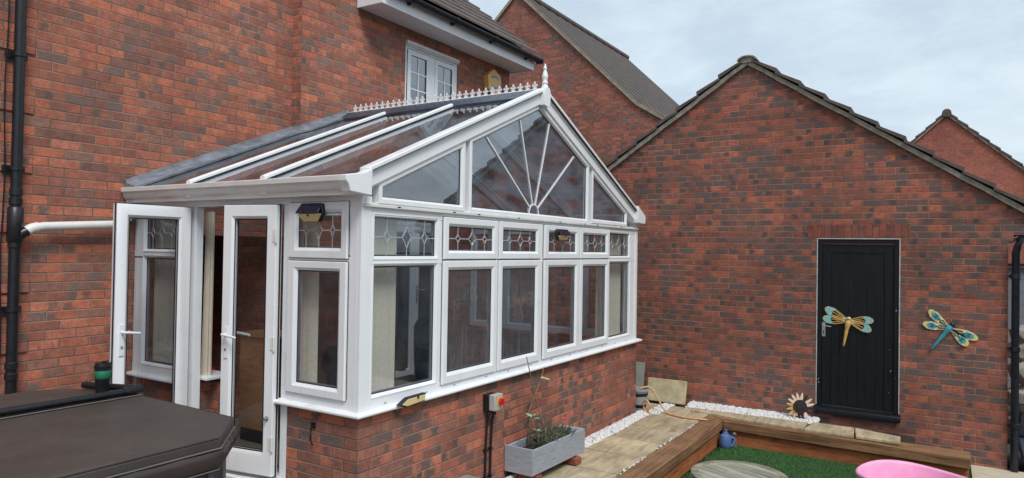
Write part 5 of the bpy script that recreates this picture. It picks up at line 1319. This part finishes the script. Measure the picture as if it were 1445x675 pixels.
# ------------------------------------------------------------------ dragonflies and sunflower
def wing(par, fn, c, ang, L, Wd, mats, solid):
    ca, sa = math.cos(ang), math.sin(ang); f = lambda x, y: (c[0]+x*ca-y*sa, c[1]+x*sa+y*ca)
    outline = [(.02, -.07), (.25, -.26), (.55, -.44), (.80, -.42), (.95, -.22), (1.0, .0), (.93, .22), (.70, .36), (.35, .24), (.02, .07)]
    pts = [f(x*L, y*Wd) for x, y in outline]
    k = MB()
    if solid: k.prism(pts, fn, .011, .0135)
    else:
        k.ribbon(pts+[pts[0]], .009, fn, .012, .017)
        for a, b in (((.05, 0), (.62, .24)), ((.05, 0), (.62, -.28)), ((.05, 0), (.66, 0)), ((.38, .20), (.46, -.24))):
            k.ribbon([f(a[0]*L, a[1]*Wd), f(b[0]*L, b[1]*Wd)], .0075, fn, .011, .016)
    w = k.build('wing', mats[0], par, smooth=0)
    k = MB(); tipo = [(.58, -.43), (.80, -.41), (.945, -.22), (.99, .0), (.925, .21), (.69, .35), (.60, .30), (.70, .0)] if not solid else [(.80, -.415), (.945, -.22), (.99, .0), (.925, .21), (.80, .30), (.86, 0)]
    k.prism([f(x*L, y*Wd) for x, y in tipo], fn, .0138, .0185); k.build('tip', mats[1], w, smooth=0)
    if solid:
        k = MB(); k.prism([f(x*L, y*Wd) for x, y in ((.46, -.05), (.56, -.30), (.76, -.28), (.84, -.02), (.76, .20), (.60, .22))], fn, .0138, .0175); k.build('inlay', mats[2], w, smooth=0)
        k = MB()
        for q_ in (((.54, -.10), (.72, -.22), (.66, -.04)), ((.54, .06), (.74, .13), (.66, .0)), ((.12, -.05), (.40, -.22), (.44, -.10)), ((.14, .03), (.38, .16), (.42, .06)), ((.40, -.02), (.52, -.10), (.52, .06))):
            k.prism([f(x*L, y*Wd) for x, y in q_], fn, .014, .0182)
        k.build('slots', M['seal'], w, smooth=0)
    else:
        k = MB(); k.prism([f(x*L, y*Wd) for x, y in ((.0, -.10), (.16, -.12), (.24, .0), (.16, .12), (.0, .10))], fn, .0138, .018); k.build('inlay', mats[2], w, smooth=0)
def body(par, fn, p0, p1, r, mat, hmat):
    v = Vector(p1)-Vector(p0); k = MB()
    f = lambda t_, d: fn(p0[0]+v.x*t_, p0[1]+v.y*t_, d)
    k.tube([f(t_, .028) for t_ in (0, .06, .16, .28, .36, .45, .6, .8, .95, 1.0)], [r*q_ for q_ in (.5, 1.0, 1.15, 1.0, .7, .78, .62, .5, .42, .2)], 12); k.build('body', mat, par, smooth=60)
    k = MB(); k.tube([f(-.09, .03), f(-.05, .032), f(-.01, .031), f(.02, .03)], [r*.4, r*.95, r*.95, r*.4], 12); k.build('head', hmat, par, smooth=60)
G2 = lambda a, b, d: GA(a, b, d-.024)
df = thing('dragonfly_ornament', GA(-2.31, 1.2, .0), 'gold bodied dragonfly with aqua wing tips on the black garage door', 'ornament', 'metal dragonflies')
W3 = [M['wing_gold'], M['wing_aqua'], M['wing_cream']]
c = (-2.30, 1.235)
for ang, L, Wd in ((R(30), .295, .125), (R(4), .285, .125), (R(176), .27, .115), (R(203), .265, .12)): wing(df, G2, c, ang, L, Wd, W3, False)
body(df, G2, (-2.305, 1.255), (-2.250, .93), .028, M['wing_gold'], M['wing_cream'])
df = thing('dragonfly_ornament', GA(-3.33, 1.2, .0), 'teal bodied dragonfly with cream wings on the brick beside the door', 'ornament', 'metal dragonflies')
W3 = [M['wing_cream'], M['wing_yellow'], M['wing_teal']]
c = (-3.335, 1.225)
for ang, L, Wd in ((R(44), .285, .115), (R(8), .27, .115), (R(202), .285, .115), (R(228), .25, .12)): wing(df, GA, c, ang, L, Wd, W3, True)
body(df, GA, (-3.352, 1.262), (-3.155, .975), .030, M['wing_teal'], M['navy'])
SF = lambda a, b, d: (5.67-d+(b-.05)*.25, a, b)
sf = thing('sunflower_ornament', (5.72, -1.8, .03), 'metal sunflower ornament with missing petals leaning by the garage door', 'ornament')
cy_, cz_ = -1.80, .18
mb = MB(); mb.prism(disc(cy_, cz_, .080, 20), SF, .012, .034); mb.prism(disc(cy_, cz_, .045, 16), SF, .0345, .042); mb.build('centre', M['petal_dark'], sf, bevel=.005)
kinds = {0: 'petal_dark', 1: 'petal_pink', 2: 'petal_pink', 3: 'petal_dark', 4: 'petal_pink', 5: 'petal_pink', 6: 'petal_pink', 7: 'petal_pink', 8: 'petal_gold', 9: 'petal_gold', 10: 'petal_gold', 11: 'petal_gold', 12: 'petal_dark', 13: 'petal_dark', 14: 'petal_pink', 15: 'petal_dark'}
for k in range(16):
    a = math.pi-2*math.pi*k/16+.1
    ca, sa = math.cos(a), math.sin(a); f = lambda x, y: (cy_+x*ca-y*sa, cz_+x*sa+y*ca)
    mb = MB(); mb.prism([f(.060, -.014), f(.10, -.0165), f(.142, -.011), f(.168, 0), f(.142, .011), f(.10, .0165), f(.060, .014)], SF, .014+.004*(k % 2), .0175+.004*(k % 2)); mb.build('petal', M[kinds[k]], sf, smooth=0)
mb = MB(); mb.tube([SF(cy_+.13*math.cos(a), cz_+.02+.155*math.sin(a), .012) for a in [R(20)+R(140)*q_/14 for q_ in range(15)]], .0025, 6); mb.build('wire', M['stem'], sf)

# ------------------------------------------------------------------ pots, table, pool
bl = thing('water_pot', (5.03, -1.08, -.27), 'small blue plastic container in the corner of the sunken lawn', 'container')
mb = MB(); mb.lathe([(.055, 0), (.064, .01), (.070, .06), (.070, .12), (.060, .155), (.035, .168), (.030, .19), (.012, .192)], (5.02, -1.08, -.285), 20); mb.build('body', M['pot_blue'], bl, smooth=40)
mb = MB(); mb.lathe([(.020, 0), (.022, .03), (.005, .034)], (5.03, -1.08, -.095), 14); mb.build('cap', M['pot_blue'], bl)
mb = MB(); mb.tube([(5.045, -1.135, -.15), (5.06, -1.165, -.165), (5.055, -1.175, -.22), (5.04, -1.145, -.26)], .018, 10); mb.build('handle', M['pot_blue'], bl, smooth=60)
gp_ = thing('garden_ornament', (5.13, -1.17, -.27), 'slim grey ornament standing next to the blue container', 'ornament')
mb = MB(); mb.lathe([(.034, 0), (.032, .04), (.024, .09), (.014, .115), (.013, .125)], (5.135, -1.155, -.285), 16); mb.build('body', M['pot_dull'], gp_, smooth=60)
mb = MB(); mb.lathe([(.004, 0), (.020, .008), (.026, .028), (.020, .048), (.004, .056)], (5.135, -1.155, -.165), 14); mb.build('head', M['pot_dull'], gp_, smooth=60)

tb = thing('garden_table', (2.54, -1.85, -.285), 'round weathered wooden garden table on the grass', 'table')
tc = (2.54, -1.848); tr = .388; tz = .2
mb = MB(); ro, ri = tr, tr-.055
n = 48
for k in range(4):
    a0_, a1_ = math.pi/2*k+.006, math.pi/2*(k+1)-.006
    angs = [a0_+(a1_-a0_)*q_/12 for q_ in range(13)]
    mb.loops([[(tc[0]+r_*math.cos(a), tc[1]+r_*math.sin(a), z) for r_, z in ((ro, tz-.024), (ro, tz-.003), (ro-.004, tz), (ri, tz), (ri, tz-.024))] for a in angs])
mb.build('rim', M['table_rim'], tb, smooth=40)
mb = MB(); sw_ = .096
for k in range(-4, 5):
    v0, v1 = k*sw_-sw_/2+.0012, k*sw_+sw_/2-.0012
    rr2 = ri-.003
    if min(abs(v0), abs(v1)) > rr2-.01: continue
    def ext(v): return math.sqrt(max(0.0, rr2*rr2-v*v))
    v0, v1 = max(v0, -rr2+.006), min(v1, rr2-.006)
    nseg = 6; vs_ = [v0+(v1-v0)*q_/nseg for q_ in range(nseg+1)]
    pl = [(ext(v)+tc[0], v+tc[1]) for v in vs_]+[(-ext(v)+tc[0], v+tc[1]) for v in reversed(vs_)]
    mb.prism(pl, lambda a, b, d: (a, b, d), tz-.022, tz-.0015)
so_ = mb.build('slats', M['table_wood'], tb, loc=(tc[0], tc[1], 0)); so_.rotation_euler.z = R(65)
for k in range(4):
    a = math.pi/4+math.pi/2*k; mb = MB(); cx_, cy2 = tc[0]+.24*math.cos(a), tc[1]+.24*math.sin(a)
    mb.box(cx_-.022, cx_+.022, cy2-.022, cy2+.022, -.285, tz-.0245); mb.build('leg', M['table_wood'], tb, bevel=.004)
mb = MB()
for a in (math.pi/4, 3*math.pi/4):
    mm = Matrix.Translation(Vector((tc[0], tc[1], 0))) @ Matrix.Rotation(a, 4, 'Z'); mb.box(-.215, .215, -.015, .015, tz-.08+(.0 if a < 1 else -.041), tz-.041+(.0 if a < 1 else -.041), M4=mm)
mb.build('apron', M['table_wood'], tb)

pl_ = thing('paddling_pool', (3.73, -3.07, -.285), 'pink plastic paddling pool shell on the grass', 'paddling pool')
mb = MB()
mb.lathe([(.34, -.0), (.36, .01), (.405, .20), (.425, .355), (.432, .366), (.455, .374), (.468, .366), (.470, .348), (.462, .346), (.458, .360), (.444, .364), (.436, .35), (.40, .14), (.37, .05), (.02, .045)], (3.73, -3.07, -.285), 56)
mb.v = [(x+.10*max(0, (y+3.07))*0, y, z+.012*math.sin(3*math.atan2(y+3.07, x-3.73))*(1 if z > 0 else 0)) for x, y, z in mb.v]
ps = mb.build('shell', M['pink'], pl_, smooth=50)
